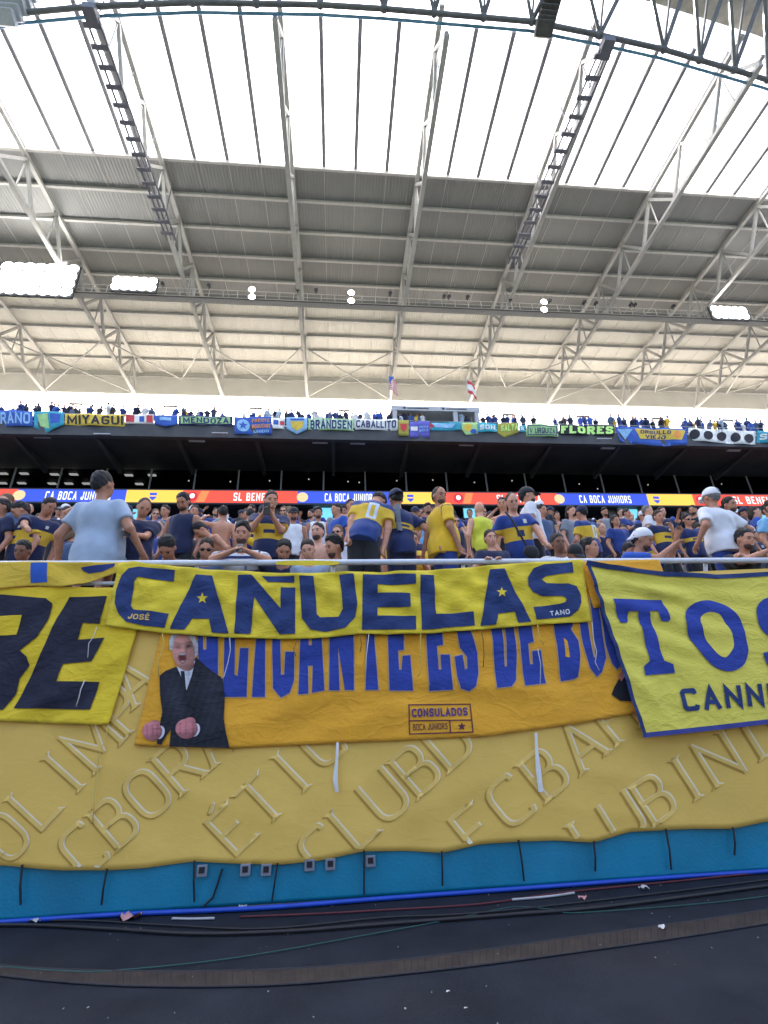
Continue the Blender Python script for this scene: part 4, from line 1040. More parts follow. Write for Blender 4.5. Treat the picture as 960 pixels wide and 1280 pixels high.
gcable('thin_black_cable', 'thinner black cable between the hose and the thick cable', [(-120, 1140), (60, 1150), (200, 1156), (330, 1161), (480, 1147), (600, 1141), (820, 1117), (1100, 1078)], .008, M_black)
gcable('green_cable', 'thin green cable curving across the dark ground at the left', [(-120, 1200), (0, 1208), (70, 1213), (130, 1214), (250, 1203), (340, 1190), (440, 1172), (560, 1150), (640, 1134), (690, 1137), (720, 1141), (860, 1131), (960, 1120), (1100, 1100)], .004, mat('cable_green', (.012, .07, .06), .6))
# drain
dr_a = gpath([(-160, 1184), (0, 1206), (120, 1213), (240, 1214), (360, 1211), (480, 1202), (600, 1188), (720, 1171), (840, 1155), (960, 1137), (1120, 1112)], .008, 14)
dr_b = gpath([(-160, 1196), (0, 1219), (120, 1230), (240, 1233), (360, 1230), (480, 1219.5), (600, 1206), (720, 1190), (840, 1173), (960, 1154), (1120, 1128)], .008, 14)
M_drain = mat('drain_rust', (.025, .018, .0155), .85, var=.35, scale=7, dirt=.5, dirtcol=(.055, .042, .034))
drn = thing('drain_grate', 'long curved rust brown drain grating set in the dark ground', 'drain', dr_a[70])
for i in range(len(dr_a) - 1):
    a0, a1, b0, b1 = dr_a[i], dr_a[i + 1], dr_b[i], dr_b[i + 1]
    a1 = a0 + (a1 - a0) * .965; b1 = b0 + (b1 - b0) * .965
    vs = [a0, a1, b1, b0]; lo = [v * [1, 1, 0] + [0, 0, .001] for v in vs]
    s = MB(); s.add(vs + lo, [(0, 3, 2, 1), (0, 1, 5, 4), (1, 2, 6, 5), (2, 3, 7, 6), (3, 0, 4, 7)]); s.build('slat', M_drain, drn)
for nm, pl in (('edge_bar', dr_a), ('edge_bar', dr_b)):
    s = MB(); s.tube(pl, .006, 6); s.build(nm, mat('drain_edge', (.022, .021, .023), .7), drn)
# litter
M_lit = mat('paper_scrap', (.5, .48, .46), .8); M_pink = mat('pink_scrap', (.5, .25, .24), .8)
for i, (x, y, sz, mm, lbl) in enumerate(((205, 1133, .035, M_lit, 'white paper scrap on the blue hose at left'), (729, 1123, .035, M_pink, 'pinkish paper scrap in front of the hose right of centre'), (805, 1110, .035, M_lit, 'curled white scrap on the dark ground at right'), (828, 1159, .022, M_lit, 'white scrap beside the drain grating at right'),
        (560, 1239, .009, M_lit, 'tiny white scrap on the ground at the bottom centre'), (582, 1260, .008, M_lit, 'tiny pale scrap at the bottom edge of the ground'), (163, 1146, .07, M_pink, 'small bundle of rags on the blue hose at far left'), (72, 1134, .04, M_lit, 'pale rag at the foot of the blue sheet at far left'), (935, 1073, .04, M_lit, 'pale wrapper at the foot of the blue sheet at far right'), (304, 1132, .03, M_lit, 'white scrap at the foot of the blue sheet left of centre'))):
    p = onZ(x, y, .02); r_ = np.random.default_rng(40 + i)
    if p[1] > 5.38: p[1] = 5.37
    s = MB(); n = 5; g_ = [[p + np.array([(u / (n - 1) - .5) * sz * 2.2, (v / (n - 1) - .5) * sz * 1.4, r_.uniform(-.009, .02) * (sz / .035)]) for u in range(n)] for v in range(n)]
    s.sheet(g_); tag(s.build('paper_scrap', mm, None, True), lbl, 'litter')
rr = np.random.default_rng(5); s = MB()
for i in range(110):
    x, y = rr.uniform(-3.6, 4.6), rr.uniform(2.2, 5.35); q = rr.uniform(.003, .008); a = rr.uniform(0, 3.1)
    c, d = math.cos(a) * q, math.sin(a) * q
    s.add([(x - c, y - d, .006), (x + d, y - c, .006), (x + c, y + d, .010), (x - d, y + c, .009)], [(0, 1, 2, 3)])
stuff(s.build('ground_specks', mat('specks', (.22, .21, .20), .9)), 'scattered pale specks of dirt on the dark ground', 'dirt')
# ================================================================== people: signed-distance bodies
class Field:
    def __init__(s, lo, hi, h):
        s.lo = np.array(lo, float); s.h = h
        s.n = np.ceil((np.array(hi) - s.lo) / h).astype(int) + 1
        s.d = np.full(s.n, .3, np.float32)
    def block(s, lo, hi):
        a = np.clip(np.floor((lo - s.lo) / s.h).astype(int), 0, s.n); b = np.clip(np.ceil((hi - s.lo) / s.h).astype(int) + 1, 0, s.n)
        if (b <= a).any(): return None, None
        ax = [s.lo[i] + s.h * np.arange(a[i], b[i], dtype=np.float32) for i in range(3)]
        return tuple(slice(a[i], b[i]) for i in range(3)), np.meshgrid(*ax, indexing='ij')
    def put(s, sl, d, k):
        o = s.d[sl]
        if k > 0:
            hh = np.maximum(k - np.abs(o - d), 0) / k
            s.d[sl] = np.minimum(o, d) - hh * hh * k * .25
        else: s.d[sl] = np.minimum(o, d)
    def cone(s, a, b, r1, r2, k=.02, inf=0.0, cutend=False, cutstart=False):
        a = np.array(a, float); b = np.array(b, float); r1 += inf; r2 += inf
        m = max(r1, r2) + .05
        sl, g = s.block(np.minimum(a, b) - m, np.maximum(a, b) + m)
        if sl is None: return
        ab = b - a; L2 = ab @ ab + 1e-9; L = math.sqrt(L2)
        px, py, pz = g[0] - a[0], g[1] - a[1], g[2] - a[2]
        tt = (px * ab[0] + py * ab[1] + pz * ab[2]) / L2; t = np.clip(tt, 0, 1)
        d = np.sqrt((px - t * ab[0]) ** 2 + (py - t * ab[1]) ** 2 + (pz - t * ab[2]) ** 2) - (r1 + (r2 - r1) * t)
        if cutend: d = np.maximum(d, (tt - 1) * L)
        if cutstart: d = np.maximum(d, -tt * L)
        s.put(sl, d.astype(np.float32), k)
    def ell(s, c, r, R=None, k=.02, inf=0.0):
        c = np.array(c, float); r = np.array(r, float) + inf; m = r.max() + .05
        sl, g = s.block(c - m, c + m)
        if sl is None: return
        x, y, z = g[0] - c[0], g[1] - c[1], g[2] - c[2]
        if R is not None:
            x, y, z = R[0, 0] * x + R[1, 0] * y + R[2, 0] * z, R[0, 1] * x + R[1, 1] * y + R[2, 1] * z, R[0, 2] * x + R[1, 2] * y + R[2, 2] * z
        k0 = np.sqrt((x / r[0]) ** 2 + (y / r[1]) ** 2 + (z / r[2]) ** 2); k1 = np.sqrt((x / r[0] ** 2) ** 2 + (y / r[1] ** 2) ** 2 + (z / r[2] ** 2) ** 2)
        d = k0 * (k0 - 1) / np.maximum(k1, 1e-4)
        s.put(sl, d.astype(np.float32), k)
    def grid(s):
        return np.meshgrid(*[s.lo[i] + s.h * np.arange(s.n[i], dtype=np.float32) for i in range(3)], indexing='ij')
    def mesh(s, name, smooth=True):
        d = s.d; d[0] = d[-1] = .1; d[:, 0] = d[:, -1] = .1; d[:, :, 0] = d[:, :, -1] = .1
        ins = d < 0
        c = ins[:-1, :-1, :-1].astype(np.int8)
        tot = sum(ins[i:ins.shape[0] - 1 + i, j:ins.shape[1] - 1 + j, k:ins.shape[2] - 1 + k].astype(np.int8) for i in (0, 1) for j in (0, 1) for k in (0, 1))
        I, J, K = np.nonzero((tot > 0) & (tot < 8))
        if len(I) == 0: return None
        idx = -np.ones(tot.shape, np.int32); idx[I, J, K] = np.arange(len(I))
        acc = np.zeros((len(I), 3)); cnt = np.zeros(len(I))
        cor = {(i, j, k): d[I + i, J + j, K + k] for i in (0, 1) for j in (0, 1) for k in (0, 1)}
        for ax in range(3):
            for u in (0, 1):
                for v in (0, 1):
                    a = [0, 0, 0]; b = [0, 0, 0]; o = [q for q in range(3) if q != ax]
                    a[o[0]] = b[o[0]] = u; a[o[1]] = b[o[1]] = v; b[ax] = 1
                    da, db = cor[tuple(a)], cor[tuple(b)]; m = (da < 0) != (db < 0)
                    t = np.where(m, da / np.where(m, da - db, 1), 0)
                    for q in range(3):
                        acc[:, q] += np.where(m, a[q] + (t if q == ax else 0), 0)
                    cnt += m
        P = (np.c_[I, J, K] + acc / cnt[:, None]) * s.h + s.lo
        F = []
        for ax in range(3):
            sl0 = [slice(None)] * 3; sl1 = [slice(None)] * 3; sl0[ax] = slice(0, -1); sl1[ax] = slice(1, None)
            A, B = ins[tuple(sl0)], ins[tuple(sl1)]
            E = np.nonzero(A != B); E = [e for e in E]; o = [(ax + 1) % 3, (ax + 2) % 3]
            ok = np.ones(len(E[0]), bool)
            for q in o: ok &= (E[q] > 0) & (E[q] < d.shape[q] - 1)
            E = [e[ok] for e in E]; flip = A[tuple(E)]
            def cell(du, dv):
                e = [E[0].copy(), E[1].copy(), E[2].copy()]; e[o[0]] -= du; e[o[1]] -= dv
                return idx[e[0], e[1], e[2]]
            q = np.c_[cell(1, 1), cell(0, 1), cell(0, 0), cell(1, 0)]
            q[~flip] = q[~flip][:, ::-1]
            F.append(q)
        F = np.concatenate(F); F = F[(F >= 0).all(1)]
        me = bpy.data.meshes.new(name)
        me.vertices.add(len(P)); me.vertices.foreach_set('co', P.astype(np.float32).ravel())
        me.loops.add(len(F) * 4); me.loops.foreach_set('vertex_index', F.astype(np.int32).ravel())
        me.polygons.add(len(F)); me.polygons.foreach_set('loop_start', np.arange(0, len(F) * 4, 4, dtype=np.int32))
        me.update(calc_edges=True); me.validate()
        me.polygons.foreach_set('use_smooth', [smooth] * len(me.polygons))
        return me

def rotx(a): c, s = math.cos(a), math.sin(a); return np.array([[1, 0, 0], [0, c, -s], [0, s, c]])
def roty(a): c, s = math.cos(a), math.sin(a); return np.array([[c, 0, s], [0, 1, 0], [-s, 0, c]])
def rotz(a): c, s = math.cos(a), math.sin(a); return np.array([[c, -s, 0], [s, c, 0], [0, 0, 1]])
R_ = math.radians

def ik(S, W, l1, l2, pole):
    S, W, pole = np.array(S, float), np.array(W, float), np.array(pole, float)
    d = W - S; L = np.linalg.norm(d)
    if L > (l1 + l2) * .995: W = S + d / L * (l1 + l2) * .995; d = W - S; L = np.linalg.norm(d)
    u = d / L; a = (l1 * l1 - l2 * l2 + L * L) / (2 * L); hgt = math.sqrt(max(l1 * l1 - a * a, 0))
    p = pole - u * (pole @ u); p = p / (np.linalg.norm(p) + 1e-9)
    return S + u * a + p * hgt, W

SKIN = {n: mat('skin_' + n, c, .55, var=.10, scale=25, spec=.35) for n, c in (('fair', (.64, .33, .22)), ('tan', (.53, .25, .15)), ('olive', (.43, .20, .12)), ('brown', (.23, .105, .062)))}
HAIR = {n: mat('hair_' + n, c, .6, var=.35, scale=60, bump=.6, bscale=160) for n, c in (('black', (.012, .010, .010)), ('brown', (.035, .020, .012)), ('grey', (.16, .15, .14)), ('light', (.14, .08, .035)), ('stubble', (.085, .048, .034)))}
CLO = {n: mat('shirt_' + n, c, .85, var=.10, scale=9, bump=.06, bscale=120, sheen=.15) for n, c in (
    ('navy', (.010, .015, .052)), ('blue', (.015, .042, .20)), ('royal', (.018, .075, .36)), ('lightblue', (.34, .41, .50)), ('white', (.66, .66, .68)), ('yellow', (.74, .45, .02)), ('neon', (.60, .62, .05)), ('black', (.015, .015, .018)),
    ('grey', (.22, .24, .27)), ('greyblue', (.20, .26, .34)), ('denim', (.06, .10, .19)), ('red', (.40, .03, .03)), ('sky', (.18, .42, .66)), ('khaki', (.28, .23, .15)), ('teal', (.02, .22, .28)))}
def pattern_mat(name, rules, base):
    """shirt print by torso height / side stored on the mesh (tz, tx)"""
    if name in MATS: return MATS[name]
    m = mat(name, base, .85, var=.10, scale=9, bump=.06, bscale=120, sheen=.15); nt = m.node_tree; b = nt.nodes['Principled BSDF']
    src = b.inputs['Base Color'].links[0].from_socket
    at = nt.nodes.new('ShaderNodeAttribute'); at.attribute_name = 'torso'; sx = nt.nodes.new('ShaderNodeSeparateXYZ'); nt.links.new(at.outputs['Vector'], sx.inputs[0])
    def band(sock, lo, hi):
        a = nt.nodes.new('ShaderNodeMath'); a.operation = 'GREATER_THAN'; a.inputs[1].default_value = lo; nt.links.new(sock, a.inputs[0])
        c = nt.nodes.new('ShaderNodeMath'); c.operation = 'LESS_THAN'; c.inputs[1].default_value = hi; nt.links.new(sock, c.inputs[0])
        r = nt.nodes.new('ShaderNodeMath'); r.operation = 'MULTIPLY'; nt.links.new(a.outputs[0], r.inputs[0]); nt.links.new(c.outputs[0], r.inputs[1]); return r.outputs[0]
    for rule in rules:
        axes, col = rule[:-1], rule[-1]; fac = None
        for ax, lo, hi in axes:
            f = band(sx.outputs[ax], lo, hi)
            if fac is None: fac = f
            else:
                r = nt.nodes.new('ShaderNodeMath'); r.operation = 'MULTIPLY'; nt.links.new(fac, r.inputs[0]); nt.links.new(f, r.inputs[1]); fac = r.outputs[0]
        mx = nt.nodes.new('ShaderNodeMix'); mx.data_type = 'RGBA'; nt.links.new(fac, mx.inputs['Factor']); nt.links.new(src, mx.inputs[6]); mx.inputs[7].default_value = (*col, 1); src = mx.outputs[2]
    nt.links.new(src, b.inputs['Base Color']); return m
YB = (.66, .42, .03); NV = (.018, .028, .095)
CLO['band'] = pattern_mat('shirt_band', [((('Z'), 1.10, 1.30), YB), ((('Z'), 1.175, 1.225), (('X'), -.07, .07), (('Y'), .05, 1), NV), ((('Z'), 1.34, 1.385), (('X'), -.115, -.075), (('Y'), .02, 1), (.5, .5, .45))], (.011, .018, .068))
CLO['bandblue'] = pattern_mat('shirt_bandblue', [((('Z'), 1.10, 1.29), YB), ((('Z'), 1.33, 1.39), (('X'), -.12, -.07), (('Y'), .02, 1), (.62, .6, .5)), ((('Z'), 1.15, 1.24), (('X'), -.05, .05), (('Y'), .05, 1), NV)], (.015, .045, .22))
CLO['bandback'] = pattern_mat('shirt_bandback', [((('Z'), 1.12, 1.36), YB), ((('Z'), 1.14, 1.38), (('X'), -.02, .10), (('Y'), -1, 0), (.60, .66, .72)), ((('Z'), 1.17, 1.34), (('X'), .015, .065), (('Y'), -1, 0), YB)], (.014, .042, .18))
CLO['thinband'] = pattern_mat('shirt_thinband', [((('Z'), 1.17, 1.25), YB), ((('Z'), 1.195, 1.225), (('X'), -.08, .08), NV)], (.012, .024, .10))
CLO['whitepat'] = pattern_mat('shirt_whitepat', [((('Z'), 1.24, 1.27), NV), ((('X'), .19, .22), NV), ((('X'), -.22, -.19), NV), ((('Z'), 1.34, 1.38), (('X'), .05, .1), NV), ((('Z'), 1.40, 1.43), NV), ((('X'), -.08, -.05), (('Z'), 1.1, 1.36), (.25, .3, .4))], (.62, .63, .66))
CLO['yelltee'] = pattern_mat('shirt_yelltee', [((('Z'), 1.438, 1.447), NV), ((('X'), .20, .212), (('Z'), 1.30, 1.5), NV), ((('X'), -.212, -.2), (('Z'), 1.30, 1.5), NV), ((('Z'), 1.33, 1.37), (('X'), -.11, -.07), (('Y'), .02, 1), NV)], (.76, .46, .02))
M_eye = mat('eye_dark', (.02, .015, .012), .3); M_lip = mat('lip', (.22, .07, .06), .5); M_glass = mat('sunglasses_black', (.008, .008, .01), .15); M_teeth = mat('teeth', (.62, .6, .55), .4)

def make_person(pose='stand', lean=0, side=0, twist=0, hyaw=0, hpitch=0, hroll=0, girth=1.0, armL=None, armR=None, poleL=None, poleR=None, shirt='navy', sleeve=.62, shorts='black', hair='black', hairstyle='short',
                hat=None, beard=None, skin='tan', glasses=False, smile=False, voxel=.0128, hcurl=.5, vis=(0, 0), seed=0, legs=True, face=True, vest=False, name='person', xdrop=0.0):
    """returns the body mesh and its clothing meshes in a frame: x right, y ahead, z up, feet at z = 0"""
    rng = np.random.default_rng(seed)
    hip = np.array([0, 0, .93]); drop = 0.0
    if pose in ('sit', 'kneel'): drop = .46 + xdrop
    T = rotz(R_(twist)) @ roty(R_(side)) @ rotx(-R_(lean))
    tp_ = lambda p: hip + T @ (np.array(p, float) - hip) - np.array([0, 0, drop])
    hb = tp_((0, .005, 1.545)); Rh = T @ rotz(R_(hyaw)) @ rotx(-R_(hpitch)) @ roty(R_(hroll))
    # keep the head more upright than the torso when leaning
    hs = 1.09; HS = lambda r: np.array(r, float) * hs
    hp_ = lambda p: hb + Rh @ (np.array(p, float) * hs)
    dn = lambda p: np.array(p, float) - np.array([0, 0, drop])
    g = girth
    torso = [((0, 0, .95), (.170 * g, .125 * g, .13)), ((0, .012 + .03 * (g - 1) * 3, 1.10), (.160 * g, .118 * g, .15)), ((0, 0, 1.28), (.175 * (.5 + .5 * g), .122 * (.6 + .4 * g), .17)), ((.0, -.01, 1.36), (.165, .10, .10))]
    shL, shR = tp_((-.19, -.005, 1.405)), tp_((.19, -.005, 1.405))
    arms = []
    for sgn, S, W, pl in ((-1, shL, armL, poleL), (1, shR, armR, poleR)):
        if W is None: W = tp_((sgn * .27, .05, .90))
        elif isinstance(W, tuple) and W[0] == 't': W = tp_(W[1:])
        if pl is None: pl = np.array([sgn * .5, -.5, -.6])
        E, W = ik(S, W, .285, .255, pl); arms.append((sgn, S, E, W))
    ex = max([abs(v) for a in arms for v in (a[2][0], a[3][0])] + [.3]) + .16
    allp = np.array([hp_((0, 0, .25)), hp_((0, .14, .1)), hp_((0, -.14, .1))] + [v for a in arms for v in (a[2], a[3])] + [tp_((0, -.2 * g, 1.2)), tp_((0, .2 * g, 1.1)), [0, .2, 0], [0, -.2, 0]])
    lo = allp.min(0) - .17; hi = allp.max(0) + .17; lo[0] = min(lo[0], -.36 * g - (.15 if pose == 'kneel' else 0)); hi[0] = max(hi[0], .36 * g + (.15 if pose == 'kneel' else 0)); lo[2] = -.03 if legs else .55 - drop
    if pose == 'sit': hi[1] = max(hi[1], .68)
    if pose == 'kneel': lo[1] = min(lo[1], -.50)
    B = Field(lo, hi, voxel)
    for c, r in torso: B.ell(tp_(c), r, T, .06)
    for sg in (-1, 1): B.cone(tp_((0, -.012, 1.435)), tp_((sg * .165, -.008, 1.395)), .055, .058, .05)
    B.cone(tp_((0, -.015, 1.43)), hp_((0, 0, .04)), .058, .052, .03)
    # head
    B.ell(hp_((0, -.002, .128)), HS((.074, .094, .106)), Rh, .02); B.ell(hp_((0, .036, .058)), HS((.053, .056, .062)), Rh, .03)
    B.ell(hp_((0, .088, .096)), HS((.012, .022, .026)), Rh, .012); B.ell(hp_((0, .070, .142)), HS((.05, .022, .014)), Rh, .015)
    B.ell(hp_((0, .080, .048)), HS((.022, .014, .012)), Rh, .012)
    for sg in (-1, 1):
        B.ell(hp_((sg * .076, -.005, .105)), HS((.010, .020, .030)), Rh, .006); B.ell(hp_((sg * .036, .062, .085)), HS((.02, .02, .02)), Rh, .02)
    for sgn, S, E, W in arms:
        B.cone(S, E, .056 * (.6 + .4 * g), .043, .03); B.cone(E, W, .043, .028, .02)
        f = W - E; f /= np.linalg.norm(f); side_ = np.cross(f, [0, 0, 1.]) if abs(f[2]) < .8 else np.array([0, 1., 0]) * -sgn
        side_ /= np.linalg.norm(side_); nrm = np.cross(side_, f)
        if nrm[2] > 0 and abs(f[2]) < .8: nrm = -nrm
        palm = W + f * .085
        for q in (-.026, -.009, .009, .026): B.cone(W + f * .01 + side_ * q * .6, palm + side_ * q, .019, .014, .012)
        for n_, q in enumerate((-.029, -.010, .010, .029)):
            l = (.062, .075, .07, .055)[n_]; k0 = palm + side_ * q; cu = hcurl * (.9 + .12 * n_)
            k1 = k0 + (f * math.cos(cu) + nrm * math.sin(cu)) * l * .55; k2 = k1 + (f * math.cos(cu * 2.1) + nrm * math.sin(cu * 2.1)) * l * .5
            B.cone(k0, k1, .0105, .0095, .004); B.cone(k1, k2, .0095, .008, .003)
        th = -side_ * sgn if True else side_
        t0 = W + f * .03 + side_ * .022 * np.sign(side_ @ np.array([-sgn, .3, .2]) or 1); t1 = t0 + (f * .6 + (t0 - W - f * .03) / .022 * .55 + nrm * .3) * .045; B.cone(t0, t1, .014, .0115, .006); B.cone(t1, t1 + f * .03 + nrm * .012, .0115, .009, .004)
    legpts = []
    for sgn in (-1, 1):
        h0 = dn((sgn * .092, 0, .90))
        if pose == 'sit': kn = np.array([sgn * .13, .46, .50]); an = np.array([sgn * .13, .42, .08])
        elif pose == 'kneel':
            fo = math.sqrt(max(.004, .155 - (.83 - drop) ** 2)); kn = np.array([sgn * (.10 + .75 * fo), .04 + .55 * fo, .07]); an = kn + [-sgn * .55 * fo, -.36, .005]
        else: kn = np.array([sgn * .10, .025, .49]); an = np.array([sgn * .105, -.015, .08])
        legpts.append((h0, kn, an))
        if legs:
            B.cone(h0, kn, .088 * (.5 + .5 * g), .058, .05); B.cone(kn, an, .056, .038, .03); B.cone(an + [0, -.03, -.035], an + [0, .16, -.05], .042, .034, .03)
    body = B.mesh(name)
    parts = []
    # shirt
    if shirt:
        hem = .84
        Sf = Field(np.maximum(lo, [-9, -9, .45 - drop]), hi, voxel)
        for c, r in torso: Sf.ell(tp_(c), r, T, .10, .014)
        for sg in (-1, 1): Sf.cone(tp_((0, -.012, 1.435)), tp_((sg * .165, -.008, 1.395)), .055, .060, .05, .010)
        Sf.cone(tp_((0, .0, .97)), tp_((0, .0, .82)), .15 * g, .165 * g, .08)
        gx, gy, gz = Sf.grid(); qx, qy, qz = gx - hip[0], gy - hip[1], gz - hip[2] + drop
        tx = T[0, 0] * qx + T[1, 0] * qy + T[2, 0] * qz; ty = T[0, 1] * qx + T[1, 1] * qy + T[2, 1] * qz; tz = T[0, 2] * qx + T[1, 2] * qy + T[2, 2] * qz + hip[2]
        if sleeve > 0:
            for sgn, S, E, W in arms:
                e2 = S + (E - S) * sleeve
                Sf.cone(S - (E - S) * .06, e2, .068 * (.6 + .4 * g), .070, .05, .006, True)
                if sleeve >= 1:
                    Sf.cone(E, E + (W - E) * .93, .058, .042, .03, .004, True)
        wr = np.zeros_like(Sf.d)
        for _ in range(5):
            kk = rng.normal(0, 22, 3); kk[2] *= .7; wr += np.sin(kk[0] * gx + kk[1] * gy + kk[2] * gz + rng.uniform(0, 6.3)).astype(np.float32) * .0016
        for _ in range(3):
            kk = rng.normal(0, 1, 3); kk = kk / np.linalg.norm(kk) * rng.uniform(38, 60); wr += np.sin(kk[0] * gx + kk[1] * gy + kk[2] * gz + rng.uniform(0, 6.3)).astype(np.float32) * .0013
        Sf.d += wr
        Sf.d = np.maximum(Sf.d, hem - tz + .012 * np.sin(9 * tx + seed))
        neck = np.sqrt(tx ** 2 + (ty - .012) ** 2) - .072 - (tz - 1.45) * .2
        Sf.d = np.maximum(Sf.d, np.where(tz > 1.42, -neck, -1).astype(np.float32))
        Sf.d = np.maximum(Sf.d, (tz - 1.492).astype(np.float32))
        if sleeve == 0: Sf.d = np.maximum(Sf.d, (np.abs(tx) - .165 - np.maximum(0, 1.30 - tz) * .5).astype(np.float32))
        me = Sf.mesh('shirt')
        if me is not None:
            co = np.empty(len(me.vertices) * 3, np.float32); me.vertices.foreach_get('co', co); co = co.reshape(-1, 3) + np.array([0, 0, drop]) - hip
            tc = co @ T + np.array([0, 0, hip[2]])
            at = me.attributes.new('torso', 'FLOAT_VECTOR', 'POINT'); at.data.foreach_set('vector', tc.astype(np.float32).ravel())
            parts.append(('shirt', me, CLO[shirt]))
    if shorts:
        lo2 = lo.copy(); Pf = Field(lo2, np.array([hi[0], hi[1], 1.15 - drop + .05]), max(voxel, .024))
        c, r = torso[0]; Pf.ell(tp_(c), r, T, .06, .010)
        for h0, kn, an in legpts: Pf.cone(h0, h0 + (kn - h0) * .95, .100 * (.5 + .5 * g), .085, .05, 0, True)
        gx, gy, gz = Pf.grid(); Pf.d = np.maximum(Pf.d, ((T[0, 2] * gx + T[1, 2] * gy + T[2, 2] * (gz - hip[2] + drop)) - .07).astype(np.float32))
        me = Pf.mesh('shorts')
        if me is not None: parts.append(('shorts', me, CLO[shorts]))
    # hair
    def headfield(rad=.19): return Field(hb + Rh @ np.array([0, 0, .1]) - rad, hb + Rh @ np.array([0, 0, .1]) + rad, min(voxel, .0105))
    def hcoords(Fd):
        gx, gy, gz = Fd.grid(); qx, qy, qz = gx - hb[0], gy - hb[1], gz - hb[2]
        return tuple((Rh[0, i] * qx + Rh[1, i] * qy + Rh[2, i] * qz) / hs for i in range(3))
    if hat and hairstyle in ('short', 'quiff'): hairstyle = 'flat'
    if hair and hairstyle != 'bald':
        H = headfield(); top = .012 if hairstyle in ('short', 'long') else (.004 if hairstyle == 'buzz' else .028)
        H.ell(hp_((0, -.017, .133)), HS((.0795, .100, .108)), Rh, .0, 0)
        if hairstyle in ('short', 'long', 'quiff'): H.ell(hp_((0, .004 if hairstyle == 'quiff' else -.018, .172 + top)), HS((.070, .085, .065)), Rh, .03)
        if hairstyle == 'long':
            H.ell(hp_((0, -.055, .06)), HS((.085, .06, .13)), Rh, .03)
        x, y, z = hcoords(H)
        nz_ = 0
        for _ in range(4):
            kk = rng.normal(0, 90, 3); nz_ = nz_ + np.sin(kk[0] * x + kk[1] * y + kk[2] * z + rng.uniform(0, 6.3)) * .0022
        cut = (.172 + .006 * np.sin(85 * x + seed) + .004 * np.sin(190 * x) - 1.6 * np.abs(x) * (np.abs(x) - .04) * 4 + 1.55 * (y - .062) - z) / 1.85
        if hairstyle == 'buzz': cut = (.178 + 1.55 * (y - .045) - z) / 1.85; nz_ = nz_ * .3
        cut2 = .10 + .55 * np.maximum(0, y) * 2 - z if hairstyle != 'long' else -1
        H.d = np.maximum(H.d + nz_, np.maximum(cut, -9)).astype(np.float32)
        if hairstyle != 'long': H.d = np.maximum(H.d, (.045 + .085 * np.clip((y + .07) / .07, 0, 1) + .006 * np.sin(70 * y + seed) - z).astype(np.float32))
        H.d = np.maximum(H.d, (-.08 - z).astype(np.float32))
        me = H.mesh('hair')
        if me is not None: parts.append(('hair', me, HAIR[hair]))
    if beard:
        H = headfield(); H.ell(hp_((0, .036, .056)), HS((.0555, .0585, .064)), Rh, .0); H.ell(hp_((0, .085, .068)), HS((.03, .012, .008)), Rh, .006)
        x, y, z = hcoords(H); H.d = np.maximum(H.d, (z - .064 - .25 * np.maximum(0, .02 - y)).astype(np.float32)); H.d = np.maximum(H.d, (-.01 - y).astype(np.float32))
        me = H.mesh('beard'); parts.append(('beard', me, HAIR['stubble' if beard == 'black' else beard]))
    if hat:
        kind, hm = hat
        H = headfield(.26); a = R_(180) if kind == 'backcap' else 0; Rc = Rh @ rotz(a)
        if kind == 'scarf': H.ell(hp_((0, -.006, .146)), HS((.086, .107, .106)), Rh, .02); H.cone(hp_((.02, -.09, .12)), hp_((.05, -.13, .03)), .03, .04, .03)
        else:
            H.ell(hp_((0, -.004, .148)), HS((.091, .112, .110)), Rh, .0)
        x, y, z = hcoords(H); H.d = np.maximum(H.d, (.138 + .12 * (y if kind != 'scarf' else y * .6) - z).astype(np.float32) if kind != 'scarf' else (.128 + .45 * y - z).astype(np.float32))
        if kind in ('cap', 'backcap'):
            H.ell(hb + Rh @ (rotz(a) @ np.array([0, .125, .150])), (.072, .078, .009), Rc @ rotx(R_(-12)), .008)
        if kind == 'bucket': H.ell(hp_((0, 0, .142)), HS((.135, .15, .016)), Rh, .015)
        me = H.mesh('hat')
        if me is not None: parts.append(('hat', me, hm))
    if face:
        Mx = lambda c: hp_(c)
        def blob(nm, items, m):
            q = MB()
            for c, r in items:
                o = len(q.v); q.ball((0, 0, 0), r, 8, 6); q.v[o:] = [tuple(hp_(np.array(c) + np.array(v))) for v in q.v[o:]]
            return (nm, q.mesh(nm, True), m)
        if glasses:
            parts.append(blob('sunglasses', [((-.031, .089, .118), (.026, .010, .019)), ((.031, .089, .118), (.026, .010, .019)), ((0, .093, .124), (.03, .006, .004)), ((-.066, .05, .122), (.006, .05, .005)), ((.066, .05, .122), (.006, .05, .005))], M_glass))
        else:
            parts.append(blob('eyes', [((-.030, .083, .116), (.012, .007, .006)), ((.030, .083, .116), (.012, .007, .006))], M_eye))
            parts.append(blob('eyebrows', [((-.031, .0895, .136), (.018, .006, .0045)), ((.031, .0895, .136), (.018, .006, .0045))], HAIR[hair or 'brown']))
        parts.append(blob('mouth', [((0, .0925, .050), (.022, .006, .0045))], M_lip))
        if smile: parts.append(blob('teeth', [((0, .0955, .051), (.017, .005, .004))], M_teeth))
    return dict(body=body, parts=parts, skin=SKIN[skin], head=hp_((0, 0, .12)), drop=drop)

